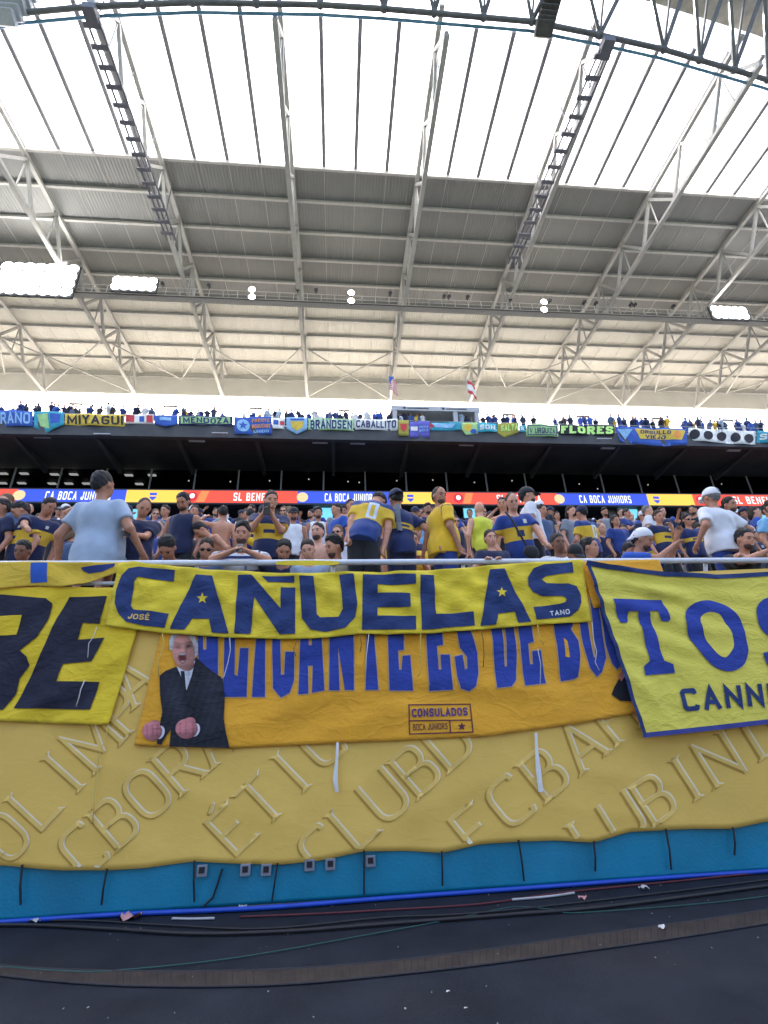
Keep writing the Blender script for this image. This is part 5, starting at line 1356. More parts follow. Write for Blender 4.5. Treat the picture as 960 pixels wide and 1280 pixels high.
def put_person(pd, loc, yaw, label, scale=1.0, group=None, name='person'):
    o = obj(name, pd['body'], pd['skin']); tag(o, label, 'person', group)
    o.location = loc; o.rotation_euler = (0, 0, yaw); o.scale = (scale,) * 3
    for nm, me, m in pd['parts']:
        c = bpy.data.objects.new(nm, me); COL.objects.link(c); c.parent = o
        if len(me.materials) == 0: me.materials.append(m)
    return o
LOGP = []; FEET = []
def head_local(pose='stand', lean=0, side=0, twist=0, hyaw=0, hpitch=0, hroll=0, xdrop=0.0, **kw):
    hip = np.array([0, 0, .93]); drop = .46 + xdrop if pose in ('sit', 'kneel') else 0.0
    T = rotz(R_(twist)) @ roty(R_(side)) @ rotx(-R_(lean)); Rh = T @ rotz(R_(hyaw)) @ rotx(-R_(hpitch)) @ roty(R_(hroll))
    return hip + T @ (np.array([0, .005, 1.545]) - hip) - np.array([0, 0, drop]) + Rh @ np.array([0, 0, .1308])
def fan(label, px, py, rows, face=180, scale=None, floor=None, Y=None, group='fans at the front railing', **kw):
    """head centre at pixel px,py ; rows = candidate rows; face = heading in degrees (180 looks at the camera, 0 looks away)"""
    if 130 < face % 360 < 235: kw['hpitch'] = kw.get('hpitch', 0) + (13 if kw.get('pose') != 'kneel' else 6)
    yaw = R_(face); hl = rotz(yaw) @ head_local(**kw); best = None
    for y in ([Y] if Y else [ROW0 + TREAD * (r + .38) for r in rows]):
        hd = onY(px, py, y); fz = floor_z(y - hl[1]) if floor is None else floor
        s = (hd[2] - fz) / hl[2]
        if best is None or abs(s - 1) < abs(best[0] - 1): best = (s, y, hd, fz)
    s, y, hd, fz = best
    LOGP.append((label[:34], round(s, 2), round(y, 2), px, py))
    s = scale if scale else max(.86, min(1.12, s))
    base = hd - hl * s
    if kw.get('pose') == 'kneel':                  # fold the legs so that the knees rest on the floor
        for _ in range(3):
            d_ = floor_z(base[1]) - base[2]
            kw['xdrop'] = min(.30, max(-.05, kw.get('xdrop', 0) + d_ / s)); hl = rotz(yaw) @ head_local(**kw); base = hd - hl * s
    FEET.append((label[:30], round(float(base[2] - floor_z(base[1])), 2), round(s, 2), round(float(base[1]), 2)))
    for a in ('armL', 'armR'):
        v = kw.get(a)
        if isinstance(v, tuple) and v[0] == 'px':
            kw[a] = rotz(-yaw) @ (onY(v[1], v[2], v[3]) - base) / s
    pd = make_person(**kw)
    o = put_person(pd, base, yaw, label, s, group)
    return o, base, s, yaw
# ================================================================== the fans at the front
V1 = .0095
PH = ('t', .06, .30, 1.30); PHL = ('t', -.06, .30, 1.30)
W_ = CLO['white']; NVm = CLO['navy']; BKm = CLO['black']
RY = 5.44                                                   # just behind the rail
fan('man cut off at the left edge in a dark navy shirt, arm hanging', 2, 634, (0, 1), 150, shirt='navy', hair='black', skin='olive', seed=1)
fan('dark haired man in navy and yellow jersey looking down at far left', 25, 638, (0, 1), 150, hyaw=-25, hpitch=25, lean=6, shirt='band', hair='black', skin='tan', seed=2)
fan('man in a navy jersey leaning towards the man in light blue, arm on the rail', 61, 633, (0, 1), 215, hyaw=30, lean=14, side=-6, shirt='band', hair='black', skin='olive', armR=('px', 44, 698, RY), seed=3)
fan('dark haired boy whose head just clears the golden flag at left', 28, 688, (0,), 185, pose='kneel', lean=30, hpitch=-10, shirt='red', hair='black', skin='brown', scale=.92, seed=4)
fan('big man in a light blue t-shirt seen from behind, sitting on the rail', 129, 606, (0,), -6, Y=5.62, scale=1.20, pose='sit', lean=-7, side=-3, hyaw=-18, girth=1.32, shirt='lightblue', shorts='greyblue', hair='black', skin='olive', armR=('t', .40, .06, .96), armL=('t', -.40, .05, .95), seed=5)
fan('heavy man in a navy polo shirt looking down at his phone', 180, 634, (0,), 200, hyaw=12, hpitch=24, girth=1.18, shirt='navy', hair='brown', hairstyle='buzz', skin='tan', armL=('px', 166, 668, 5.72), armR=('px', 158, 664, 5.70), sleeve=.72, seed=6)
fan('man with dark hair in a navy jacket bowed low over the rail', 209, 684, (0,), 180, pose='kneel', lean=38, hpitch=18, shirt='navy', sleeve=1.0, hair='black', skin='olive', scale=1.05, Y=5.62, seed=7)
fan('man in dark sunglasses peering between two fans at the rail', 258, 686, (0,), 190, pose='kneel', lean=18, shirt='denim', hair='brown', skin='tan', glasses=True, scale=1.0, Y=5.95, seed=8)
H_o = fan('man in a white patterned shirt leaning on the rail with a phone', 303, 667, (0,), 182, pose='kneel', lean=24, hpitch=-16, shirt='whitepat', hair='black', hairstyle='quiff', beard='black', skin='tan', armR=('px', 290, 689, 5.33), armL=('px', 309, 689, 5.33), poleR=np.array([1., 0, -.4]), poleL=np.array([-1., 0, -.4]), scale=1.04, Y=5.62, sleeve=.7, seed=9)
I_o = fan('young man in a navy jersey with yellow band filming with his phone', 339, 626, (0,), 190, hyaw=8, shirt='band', hair='black', skin='tan', armR=('px', 330, 641, 5.70), armL=('px', 339, 643, 5.70), smile=True, sleeve=.7, seed=10)
fan('bearded man in navy low at the rail right of the phone holders', 355, 688, (0,), 190, pose='kneel', lean=24, hpitch=4, shirt='navy', hair='black', beard='black', skin='olive', scale=1.0, Y=5.75, seed=11)
fan('smiling boy with glasses between the bearded man and the railing ribbon', 385, 687, (0,), 176, pose='kneel', lean=20, hroll=10, shirt='lightblue', hair='brown', skin='fair', scale=.95, Y=5.72, seed=12)
fan('bearded man in a white tank top and cap standing behind the filming man', 367, 643, (1, 2, 3), 185, shirt='white', sleeve=0, hair='black', hat=('cap', BKm), beard='black', skin='olive', scale=.98, group='fans in the rows behind the railing', seed=13)
fan('shirtless man seen from behind with one arm raised', 279, 641, (1, 2, 3), 10, shirt=None, shorts='blue', hair='black', skin='tan', lean=-4, armL=('t', -.34, .16, 1.62), group='fans in the rows behind the railing', seed=14)
fan('shirtless man bending forward between the rows', 250, 662, (1, 2), 120, shirt=None, hair='black', skin='tan', lean=42, hpitch=20, group='fans in the rows behind the railing', seed=15)
fan('man in a dark vest looking down above the bent shirtless man', 229, 627, (1, 2, 3), 170, hpitch=22, shirt='navy', sleeve=0, hair='black', beard='black', skin='olive', group='fans in the rows behind the railing', seed=16)
fan('dark haired bearded man in profile beside the stooping fan', 418, 683, (0,), 150, pose='kneel', lean=14, hyaw=-30, shirt='khaki', hair='black', hairstyle='quiff', beard='black', skin='tan', scale=1.05, Y=5.75, seed=17)
fan('man in a blue and yellow jersey stooping with his back turned, white number', 473, 627, (0,), -12, Y=5.93, lean=22, side=12, hpitch=40, hyaw=-8, shirt='bandback', shorts='black', hair='black', hat=('cap', NVm), skin='tan', armL=('px', 432, 692, 5.44), armR=('px', 479, 692, 5.55), poleL=np.array([-1., -.3, 0]), seed=18)
P_o = fan('man in a navy cap with a grey towel round his neck, back turned', 495, 624, (0,), 20, Y=6.05, lean=6, hyaw=-10, shirt='thinband', shorts='navy', hair='black', hat=('backcap', NVm), skin='tan', armL=('t', -.33, -.02, 1.02), armR=('t', .34, .02, 1.0), seed=19)
fan('heavy man in a plain yellow jersey standing sideways and looking back', 549, 620, (0,), -72, Y=5.85, hyaw=-84, hpitch=12, girth=1.28, shirt='yelltee', shorts='blue', hair='black', hairstyle='buzz', beard='black', skin='olive', armL=('px', 556, 697, 5.58), poleL=np.array([-1., -.3, -.5]), sleeve=.75, seed=20, lean=-2)
fan('bald man in a neon yellow vest with his back turned', 599, 636, (1, 2), 8, girth=1.1, shirt='neon', sleeve=0, shorts='black', hair=None, hairstyle='bald', skin='fair', group='fans in the rows behind the railing', seed=21)
fan('small boy in a navy t-shirt with both hands on the rail', 613, 673, (0,), 182, Y=5.66, scale=.84, pose='kneel', shirt='navy', hair='brown', skin='fair', armR=('px', 606, 701, 5.42), armL=('px', 626, 701, 5.42), seed=22)
fan('smiling balding man in a blue and yellow jersey, one arm stretched to the rail', 640, 627, (0,), 176, Y=5.80, side=5, lean=9, hpitch=4, girth=1.08, shirt='bandblue', hair='brown', hairstyle='buzz', skin='fair', smile=True, armL=('px', 698, 699, 5.41), armR=('t', .30, .10, .98), poleL=np.array([-1., .2, -.3]), seed=23)
fan('man in a black cap and white collar looking right behind the smiling man', 659, 620, (1,), 255, Y=6.7, shirt='white', hair='black', hat=('cap', BKm), skin='tan', beard='brown', group='fans in the rows behind the railing', seed=24)
fan('woman in sunglasses and dark top left of the neon vest', 569, 652, (1, 2, 3), 186, shirt='navy', sleeve=0, hair='brown', hairstyle='long', skin='fair', glasses=True, group='fans in the rows behind the railing', seed=25)
fan('man in a blue and yellow jersey and dark cap with his back turned, arms folded', 727, 641, (1, 2), 22, side=-4, shirt='bandback', hair='black', hat=('cap', NVm), skin='tan', armR=('t', .16, .25, 1.12), armL=('t', -.12, .25, 1.15), sleeve=.7, group='fans in the rows behind the railing', seed=26)
fan('smiling woman in a blue jersey right of the folded arms man', 769, 651, (1, 2, 3), 188, hroll=8, shirt='blue', hair='brown', skin='tan', smile=True, hairstyle='long', group='fans in the rows behind the railing', seed=27)
fan('young man with short dark hair and pale shirt low behind the rail', 737, 684, (0,), 200, pose='kneel', lean=10, hyaw=25, hpitch=-12, shirt='sky', hair='black', skin='tan', scale=1.0, Y=5.85, seed=28)
fan('fan in a dark cap peeping just over the rail beside the lime banner', 719, 693, (0,), 180, pose='kneel', lean=26, shirt='black', hair='black', hat=('cap', BKm), skin='olive', scale=.95, Y=5.75, seed=29)
fan('dark faced man in a white shirt behind the stretched arm', 697, 679, (0,), 182, pose='kneel', lean=4, shirt='white', hair='black', skin='brown', scale=1.02, Y=6.2, seed=30)
Y_o = fan('moustached man in a white headscarf with clasped hands on the rail', 803, 674, (0,), 216, pose='kneel', lean=20, hyaw=12, girth=1.15, shirt='royal', hair='black', hat=('scarf', W_), beard='black', skin='olive', armL=('px', 846, 672, 5.50), armR=('px', 842, 682, 5.46), poleR=np.array([.4, .2, -1.]), poleL=np.array([-.4, .2, -1.]), scale=1.08, Y=5.66, sleeve=.75, seed=31)
fan('woman in a navy jersey with hair tied back, hands by her chin', 823, 646, (1, 2), 182, shirt='band', sleeve=.3, hair='brown', skin='tan', armL=('t', -.06, .22, 1.36), group='fans in the rows behind the railing', seed=32)
fan('woman in sunglasses and a navy jersey with thin yellow band', 859, 650, (1, 2), 178, shirt='thinband', hair='black', hairstyle='long', skin='tan', glasses=True, group='fans in the rows behind the railing', seed=33)
fan('man in a white t-shirt and white cap seen from behind at the right', 889, 622, (0,), 8, Y=5.95, side=4, girth=1.2, shirt='white', shorts='blue', hair='grey', hat=('cap', W_), skin='olive', armL=('t', -.36, .06, .98), armR=('t', .36, .05, 1.0), sleeve=.75, seed=34)
fan('dark haired man looking over the shoulder of the white cap man', 912, 631, (1,), 190, Y=6.75, shirt='black', hair='black', beard='black', skin='olive', group='fans in the rows behind the railing', seed=35)
fan('smiling dark haired man resting crossed forearms on the rail at the far right', 931, 674, (0,), 184, pose='kneel', lean=24, hpitch=-14, hroll=-6, girth=1.15, shirt='black', hair='black', beard='black', skin='tan', smile=True, armR=('px', 958, 689, 5.38), armL=('px', 918, 692, 5.36), poleL=np.array([-1., -.2, -.4]), poleR=np.array([1., -.2, -.4]), scale=1.08, Y=5.66, seed=36)
fan('man in a sky blue shirt cut off at the right edge', 965, 634, (0, 1), 175, shirt='sky', hair='brown', skin='tan', seed=37)
fan('bearded man with bare shoulders between the filming man and the stooping fan', 397, 665, (1,), 160, pose='kneel', shirt=None, hair='black', beard='black', skin='fair', scale=1.05, group='fans in the rows behind the railing', seed=38)
fan('man in a dark shirt and glasses behind the moustached man', 787, 690, (0,), 175, pose='kneel', lean=20, shirt='grey', hair='black', skin='olive', scale=.95, Y=5.95, seed=39)


# phones in the hands
def phone(label, px, py, Y, yaw, tilt=10):
    c = onY(px, py, Y)
    t = thing('phone', label, 'phone', c)
    R = rotz(R_(yaw)) @ rotx(R_(tilt))
    def bx(w, h, d, y0): return [c + R @ np.array([sx * w, y0 + sy * d, sz * h]) for sx in (-1, 1) for sy in (-1, 1) for sz in (-1, 1)]
    F_ = [(0, 1, 3, 2), (4, 6, 7, 5), (0, 4, 5, 1), (2, 3, 7, 6), (0, 2, 6, 4), (1, 5, 7, 3)]
    MB().add(bx(.038, .078, .005, 0), F_).build('case', mat('phone_black', (.015, .015, .018), .3), t, bevel=.004)
    MB().add([c + R @ np.array([x, -.0062, z]) for x, z in ((.008, .045), (.030, .045), (.030, .068), (.008, .068))], [(0, 1, 2, 3)]).build('camera_lens', mat('phone_lens', (.06, .06, .07), .2), t)
phone('black phone held up by the young man filming', 333.5, 636, 5.60, 8)
phone('black phone held flat at the rail by the man in a white patterned shirt', 299, 685, 5.26, 0, -35)
phone('phone the man in the navy polo shirt looks down at', 160, 664, 5.56, 20, -30)
# towel of the capped man
def strip_cloth(name, label, pts, wd, m, Y, cat):
    s = MB(); g_ = []
    for i, (x, y) in enumerate(pts):
        c = onY(x, y, Y - .02 * (i % 2)); g_.append([c + [-wd, .02, 0], c + [-wd * .35, -.012, 0], c + [wd * .3, .008, 0], c + [wd, -.01, 0], c + [wd * .9, .015, 0], c + [-wd * .9, .045, 0], c + [-wd, .02, 0]])
    s.sheet(g_); return tag(s.build(name, m, None, True), label, cat)
strip_cloth('towel', 'grey towel hanging down the back of the capped man', [(497, 630), (497, 640), (498, 652), (500, 663)], .034, CLO['grey'], 5.84, 'towel')
# shoulder bag of the smiling man
bt = thing('shoulder_bag', 'black shoulder bag slung across the smiling man in the blue and yellow jersey', 'bag', onY(663, 690, 5.62))
s = MB(); s.tube([onY(x, y, Y) for x, y, Y in ((632, 640, 5.70), (640, 650, 5.62), (650, 668, 5.585), (658, 682, 5.60))], .014, 6); s.build('strap', CLO['black'], bt)
c = onY(664, 690, 5.62); s = MB(); s.ball(c, (.10, .05, .09), 12, 8); s.build('pouch', CLO['black'], bt, True)

# ================================================================== rows of fans behind
rng = np.random.default_rng(21)
ARCH = []
specs = [dict(shirt='navy', hair='black'), dict(shirt='navy', hair='brown', hpitch=12, armL=('t', -.05, .28, 1.25), armR=('t', .05, .28, 1.25)), dict(shirt='navy', hair='black', beard='black', armR=('t', .3, .12, 1.7)),
         dict(shirt='navy', hair='brown', hairstyle='long', skin='fair'), dict(shirt='navy', hair='black', hat=('cap', NVm), skin='olive'), dict(shirt='navy', hair='grey', hairstyle='buzz', skin='fair', girth=1.2), dict(shirt=None, hair='black', skin='tan', girth=1.08),
         dict(shirt='navy', sleeve=0, hair='black', hairstyle='quiff', skin='olive', beard='black'), dict(shirt='navy', hair='black', hat=('cap', W_), glasses=True), dict(shirt='navy', hair='light', hairstyle='long', skin='fair', glasses=True)]
for i, sp in enumerate(specs):
    for pose in ('stand', 'sit'):
        k = dict(skin='tan', voxel=.018, seed=100 + i, hcurl=.4, hpitch=10); k.update(sp)
        ARCH.append((make_person(pose=pose, legs=True, **k), sp, pose))
for pd, sp, pose in ARCH:
    for nm, me, m in pd['parts']:
        if len(me.materials) == 0: me.materials.append(m)
    pd['body'].materials.append(pd['skin'])
taken = [(o.location.x, o.location.y) for o in COL.objects if o.name.startswith('person')]
marks = [(10, 'far left'), (60, 'left of light blue man'), (130, 'behind light blue man'), (190, 'behind navy polo man'), (245, 'behind sunglasses man'), (303, 'behind white patterned shirt'), (345, 'behind filming man'), (390, 'right of filming man'), (425, 'left of stooping fan'),
         (485, 'behind stooping fan'), (530, 'left of yellow jersey man'), (575, 'right of yellow jersey man'), (612, 'behind small boy'), (660, 'behind smiling balding man'), (705, 'right of stretched arm'), (740, 'behind folded arms man'), (785, 'left of headscarf man'), (825, 'behind headscarf man'), (862, 'left of white cap man'), (905, 'behind white cap man'), (950, 'far right')]
COLN = {'navy': 'navy', 'blue': 'blue', 'royal': 'bright blue', 'band': 'navy and yellow', 'bandblue': 'blue and yellow', 'white': 'white', 'black': 'black', 'grey': 'grey', 'sky': 'sky blue', 'yellow': 'yellow', 'thinband': 'navy banded', 'denim': 'dark blue', 'red': 'red'}
used_labels = set(); ncrowd = 0
for row in range(1, 11):
    yc = ROW0 + TREAD * (row + .42); fz = FLOOR0 + RISE * row
    x0, x1 = onY(-25, 650, yc)[0], onY(985, 650, yc)[0]
    x = x0 + rng.uniform(0, .4)
    while x < x1:
        xx = x + rng.uniform(-.08, .08); yy = yc + rng.uniform(-.1, .12)
        x += rng.uniform(.52, .78) if row < 6 else rng.uniform(.55, 1.0)
        px, py = proj((xx, yy, fz + 1.5))
        if any((xx - a) ** 2 + (yy - b) ** 2 < .42 ** 2 for a, b in taken): continue
        if rng.random() < (.12 if row < 5 else .3): continue
        stand = rng.random() < (.28 if row < 4 else .75)
        hz = fz + (1.75 if stand else 1.3); hx_, hy_ = proj((xx, yy, hz))
        if any(yy < f[2] + .1 and abs(hx_ - f[3]) < 30 and hy_ < f[4] + 34 for f in LOGP): continue
        cand = [a for a in ARCH if (a[2] == 'stand') == stand]
        pd, sp, pose = cand[rng.integers(len(cand))]
        shirt = rng.choice(['navy', 'navy', 'blue', 'royal', 'band', 'band', 'bandblue', 'white', 'black', 'grey', 'sky', 'yellow', 'thinband', 'denim']) if sp['shirt'] else None
        yaw = R_(180 + rng.normal(0, 28)) if rng.random() > .12 else R_(rng.normal(0, 30))
        ncrowd += 1
        o = bpy.data.objects.new('person', pd['body']); COL.objects.link(o)
        o.location = (xx, yy, fz); o.rotation_euler = (0, 0, yaw); sc_ = rng.uniform(.93, 1.05); o.scale = (sc_,) * 3
        for nm, me, m in pd['parts']:
            c = bpy.data.objects.new(nm, me); COL.objects.link(c); c.parent = o
            if nm == 'shirt':
                c.material_slots[0].link = 'OBJECT'; c.material_slots[0].material = CLO[shirt]
        mk = min(marks, key=lambda q: abs(q[0] - px))[1]
        hairw = {'black': 'dark haired', 'brown': 'brown haired', 'grey': 'grey haired', 'light': 'fair haired'}[sp['hair']]
        if sp.get('hat'): hairw = 'capped'
        what = ('%s shirt' % COLN[shirt]) if shirt else 'bare chest'
        base_l = '%s %s fan, %s, row %d, %s' % (hairw, 'standing' if stand else 'sitting', what, row + 1, mk); lab = base_l
        tries = 0
        while lab in used_labels:
            tries += 1; lab = base_l + ', ' + 'next second third fourth fifth sixth seventh eighth'.split()[tries - 1] + ' along'
        used_labels.add(lab); tag(o, lab, 'person', 'fans in the rows behind the railing')

# the mass of people higher up
def blob_person(s, x, y, z, h, col=None):
    s.tube([(x, y, z), (x, y, z + h * .45), (x, y, z + h * .78), (x, y, z + h * .86)], [.15, .2, .21, .07], 7)
    s.ball((x, y, z + h * .93), (.09, .1, .12), 7, 5)
mass = {}
for row in range(11, NROW):
    yc = ROW0 + TREAD * (row + .45); fz = FLOOR0 + RISE * row
    x0, x1 = onY(-40, 650, yc)[0], onY(1000, 650, yc)[0]
    for x in np.arange(x0, x1, .62):
        if rng.random() < .25: continue
        k = rng.choice(['navy', 'blue', 'white', 'yellow', 'black', 'royal', 'grey'], p=[.3, .2, .12, .08, .12, .1, .08])
        mass.setdefault(k, MB()); blob_person(mass[k], x + rng.uniform(-.15, .15), yc + rng.uniform(-.1, .1), fz, rng.uniform(1.25, 1.78))
me_all = MB(); mats_all = []; idx_all = []
for i, (k, s) in enumerate(mass.items()):
    mats_all.append(CLO[k]); n0 = len(me_all.f); me_all.add(s.v, s.f); idx_all += [i] * (len(me_all.f) - n0)
me = me_all.mesh('far_crowd', True)
for m_ in mats_all: me.materials.append(m_)
me.polygons.foreach_set('material_index', idx_all)
stuff(obj('far_crowd', me, None), 'dense mass of distant fans filling the upper rows of the lower stand', 'crowd')
# ================================================================== upper deck: banners, press box, flags, spectators
UY = DY - .06
def small_banner(label, top, bot, m, marks_=(), seed=0, name='small_banner'):
    c = Cloth(UY, [(2.2, 1.5, seed, .05, 0, 0, None), (4.1, 2, seed * 2.1, .025, 0, 0, None)])
    t = thing(name, label, 'banner', onY((top[0][0] + top[-1][0]) / 2, bot[0][1], UY), 'small banners along the upper deck')
    c.body(top, bot, m, 'sheet', t, 26, 6)
    for k in marks_:
        if k[0] == 'w': c.word(k[1], k[2], k[3], k[4], 'lettering', t, .3, .14, .72, 0, .045, 5)
        else: c.paint(k[1], k[2], 'emblem', t, .025 + .015 * (k[3] if len(k) > 3 else 0), 5)
    return t
def fl(n, c): return mat('fabric_' + n, c, .85, var=.15, scale=3)
cB, cY, cW, cK, cG, cT, cO, cP, cR, cN = fl('blue', (.03, .09, .38)), fl('gold', (.55, .40, .06)), fl('white', (.62, .64, .64)), fl('black', (.02, .02, .03)), fl('green', (.30, .50, .22)), fl('teal', (.03, .27, .38)), fl('orange', (.62, .26, .06)), fl('purple', (.09, .09, .40)), fl('red', (.45, .04, .05)), fl('navy', (.02, .03, .12))
cLB, cNG, cOl = fl('lightblue', (.22, .40, .62)), fl('neongreen', (.45, .75, .22)), fl('olive', (.30, .28, .05))
def rect(x0, x1, t0, b0, t1=None, b1=None): return [(x0, t0), (x1, t1 if t1 is not None else t0)], [(x0, b0), (x1, b1 if b1 is not None else b0)]
def Q(x0, x1, t0, b0, sl=0): return [(x0, t0), (x1, t0 + sl), (x1, b0 + sl), (x0, b0)]
small_banner('blue banner with pale letters at the far left of the upper deck', *rect(-40, 41, 511, 532, 514, 533), cB, [('w', 'BELGRANO', Q(-36, 38, 515, 529, 1), .18, cLB)], 1)
small_banner('teal, green and blue flag sagging left of the MIYAGUI banner', [(42, 514), (80, 515)], [(42, 534), (58, 541), (80, 531)], cT, [('e', [P2((46, 518), (60, 517), (62, 536), (50, 532))], cG), ('e', [P2((63, 517), (76, 518), (75, 529), (64, 530))], cB)], 2)
small_banner('gold banner with black letters MIYAGUI', *rect(81, 156, 517, 531, 518, 533), cY, [('w', 'MIYAGUI', Q(84, 154, 519, 530, 1), .2, cK)], 3)
small_banner('red, white and black flag right of the MIYAGUI banner', *rect(157, 192, 518, 529), cW, [('e', [P2((158, 519), (168, 519), (168, 528), (158, 528)), P2((183, 519), (191, 519), (191, 528), (183, 528))], cR), ('e', [P2((174, 520), (180, 520), (180, 527), (174, 527))], cB)], 4)
small_banner('small blue cloth between the red flag and the MENDOZA banner', [(193, 519), (222, 519)], [(193, 530), (208, 534), (222, 530)], cB, [('e', [P2((200, 522), (214, 522), (214, 526), (200, 526))], cLB)], 5)
small_banner('dark banner with outlined green letters MENDOZA', *rect(223, 291, 519, 531, 520, 532), cN, [('e', [P2((226, 521), (288, 522), (288, 530), (226, 529.5))], cG), ('w', 'MENDOZA', Q(229, 286, 522, 529, .7), .2, cN)], 6)
small_banner('blue banner with a round star badge and orange lettering', *rect(293, 340, 521, 543), cB, [('e', [ellipse(304, 532, 8, 8)], cLB), ('e', star(304, 532, 6), cB, 1), ('w', 'FRENTE', Q(315, 337, 524, 528), .2, cO), ('w', 'BOQUENSE', Q(315, 338, 530.5, 535), .2, cO), ('w', 'UNIDO', Q(317, 336, 537.5, 541), .2, cLB)], 7)
small_banner('white and blue cloth right of the round star badge banner', *rect(341, 356, 522, 536), cW, [('e', [P2((342, 525), (348, 525), (348, 531), (342, 531))], cB), ('e', [P2((350, 526), (355, 526), (355, 531), (350, 531))], cR)], 8)
small_banner('light blue banner with a yellow crest left of BRANDSEN', [(358, 522), (384, 522)], [(358, 536), (371, 543), (384, 537)], cLB, [('e', [P2((363, 527), (380, 527), (378, 535), (371, 539), (365, 535))], cY), ('e', [P2((363, 523.5), (380, 523.5), (380, 525.5), (363, 525.5))], cB)], 9)
small_banner('pale green banner with navy letters BRANDSEN', *rect(385, 443, 523, 537, 523.5, 538.5), cG, [('e', [P2((387, 524), (441, 524.5), (441, 537), (387, 536))], fl('palegreen', (.42, .58, .46))), ('w', 'BRANDSEN', Q(388, 440, 525, 536, .6), .2, cN)], 10)
small_banner('white banner with navy letters CABALLITO', *rect(444, 497, 524, 537, 524, 538), cW, [('w', 'CABALLITO', Q(445, 495, 526, 535, 0), .2, cN)], 11)
small_banner('olive flag with dark crest left of the purple banner', *rect(498, 511, 525, 545), cOl, [('e', [P2((500, 530), (509, 530), (508, 537), (504.5, 540), (501, 537))], cR)], 12)
small_banner('purple blue banner with a white box below the press box', *rect(512, 537, 527, 547), cP, [('e', [P2((513.5, 533), (522, 533), (522, 538), (513.5, 538))], cW), ('w', 'PENA', Q(524, 535, 533, 535.5), .2, cLB), ('w', 'BOCA', Q(524, 535, 537, 539.5), .2, cLB)], 13)
small_banner('pale blue and teal cloth under the press box', *rect(538, 576, 528, 538, 528, 538), cT, [('e', [P2((539, 529), (570, 530), (565, 535), (544, 534))], cLB), ('e', [P2((537.5, 528.5), (543, 532), (538, 536))], cR, 1)], 14)
small_banner('green and yellow pennant with emblem under the press box', [(577, 528), (597, 528)], [(577, 536), (582, 544), (597, 542)], cG, [('e', [ellipse(585, 534, 5, 5)], cY), ('e', [ellipse(592, 539, 4, 3)], cB)], 15)
small_banner('cyan banner with white letters SON', *rect(598, 621, 529, 540), fl('cyan', (.04, .38, .50)), [('w', 'SON', Q(599.5, 619, 531.5, 537.5), .22, cW)], 16)
small_banner('dark olive banner with green letters SALTA', [(622, 529), (648, 529)], [(622, 541), (630, 547), (648, 541)], cOl, [('w', 'SALTA', Q(626, 647, 532, 539, -1), .2, cNG)], 17)
small_banner('tiny cyan patch with a letter R', *rect(649, 657, 531, 540), cT, [('w', 'R', Q(651, 655, 533, 538), .24, cW)], 18)
small_banner('green banner with framed letters V URQUIZA', *rect(658, 698, 530, 545, 531, 546), cG, [('e', sum([stroke_quads(P2(*e), 1.0) for e in (((660, 532), (696, 533)), ((696, 533), (696, 544)), ((696, 544), (660, 543)), ((660, 543), (660, 532)))], []), cN), ('w', 'V URQUIZA', Q(662, 694, 535, 542, .5), .17, cN)], 19)
small_banner('black banner with big neon green letters FLORES', *rect(699, 768, 531, 543, 532, 545), cK, [('w', 'FLORES', Q(701, 766, 532.5, 542, 1), .25, cNG)], 20)
small_banner('large blue and yellow banner with letters ORGULLO VIEJO', [(769, 533), (859, 536)], [(775, 552), (820, 558), (859, 556)], cB, [('e', [P2((793, 536), (857, 538), (852, 550), (800, 549))], cY), ('e', [P2((772, 536), (790, 537), (782, 549))], cLB), ('w', 'ORGULLO', Q(800, 838, 538, 542.5, .7), .2, cN), ('w', 'VIEJO', Q(806, 832, 544, 548.5, .5), .22, cN), ('e', [ellipse(846, 543.5, 5, 5)], cO, 1)], 21)
small_banner('grey banner with five dark round portraits', [(860, 535), (945, 539)], [(862, 550), (905, 554), (944, 556)], cW, [('e', [ellipse(868 + 17 * k, 543 + 1.3 * k, 6.2, 5.8)], cK) for k in range(5)], 22)
small_banner('teal cloth with pale letters at the far right of the upper deck', *rect(946, 1010, 539, 553, 541, 556), cT, [('w', 'SENDA', Q(949, 1000, 543, 550, 1), .2, cW)], 23)

# press box
bx0, bx1 = onY(491, 515, DY + .2)[0], onY(599, 515, DY + .2)[0]; bz0 = 22.15; bz1 = onY(545, 505, DY)[2]
pb = thing('press_box', 'small grey open fronted press box on the upper deck edge', 'press box', ((bx0 + bx1) / 2, DY + 1.2, bz0))
b = MB(); b.box((bx0 - .1, DY + .3, bz1 - .42), (bx1 + .1, DY + 2.6, bz1)); b.build('roof', M_grey, pb)
b = MB(); b.box((bx0, DY + 2.45, bz0), (bx1, DY + 2.6, bz1 - .421)); b.build('back_wall', M_dark, pb)
for x in (bx0, bx0 + (bx1 - bx0) * .70, bx1 - .32):
    b = MB(); b.box((x, DY + .32, bz0), (x + .32, DY + .62, bz1 - .421)); b.build('pillar', M_grey, pb)
b = MB(); b.box((bx0 + .321, DY + .40, bz0), (bx1 - .33, DY + .46, bz0 + .55)); b.build('desk_panel', M_grey, pb)
for a_, b_ in ((.17, .42), (.62, .86)):
    xa, xb = bx0 + (bx1 - bx0) * a_, bx0 + (bx1 - bx0) * b_
    b = MB(); b.box((xa, DY + .285, bz1 - .27), (xb, DY + .298, bz1 - .18)); b.build('sign_strip', M_dark, pb)
    V_, T_ = fill([ellipse(xa - .22, bz1 - .2, .12, .12)]); me = bpy.data.meshes.new('sign_emblem'); me.from_pydata([(v[0], DY + .29, v[1]) for v in V_], [], T_); obj('sign_emblem', me, M_dark, pb)
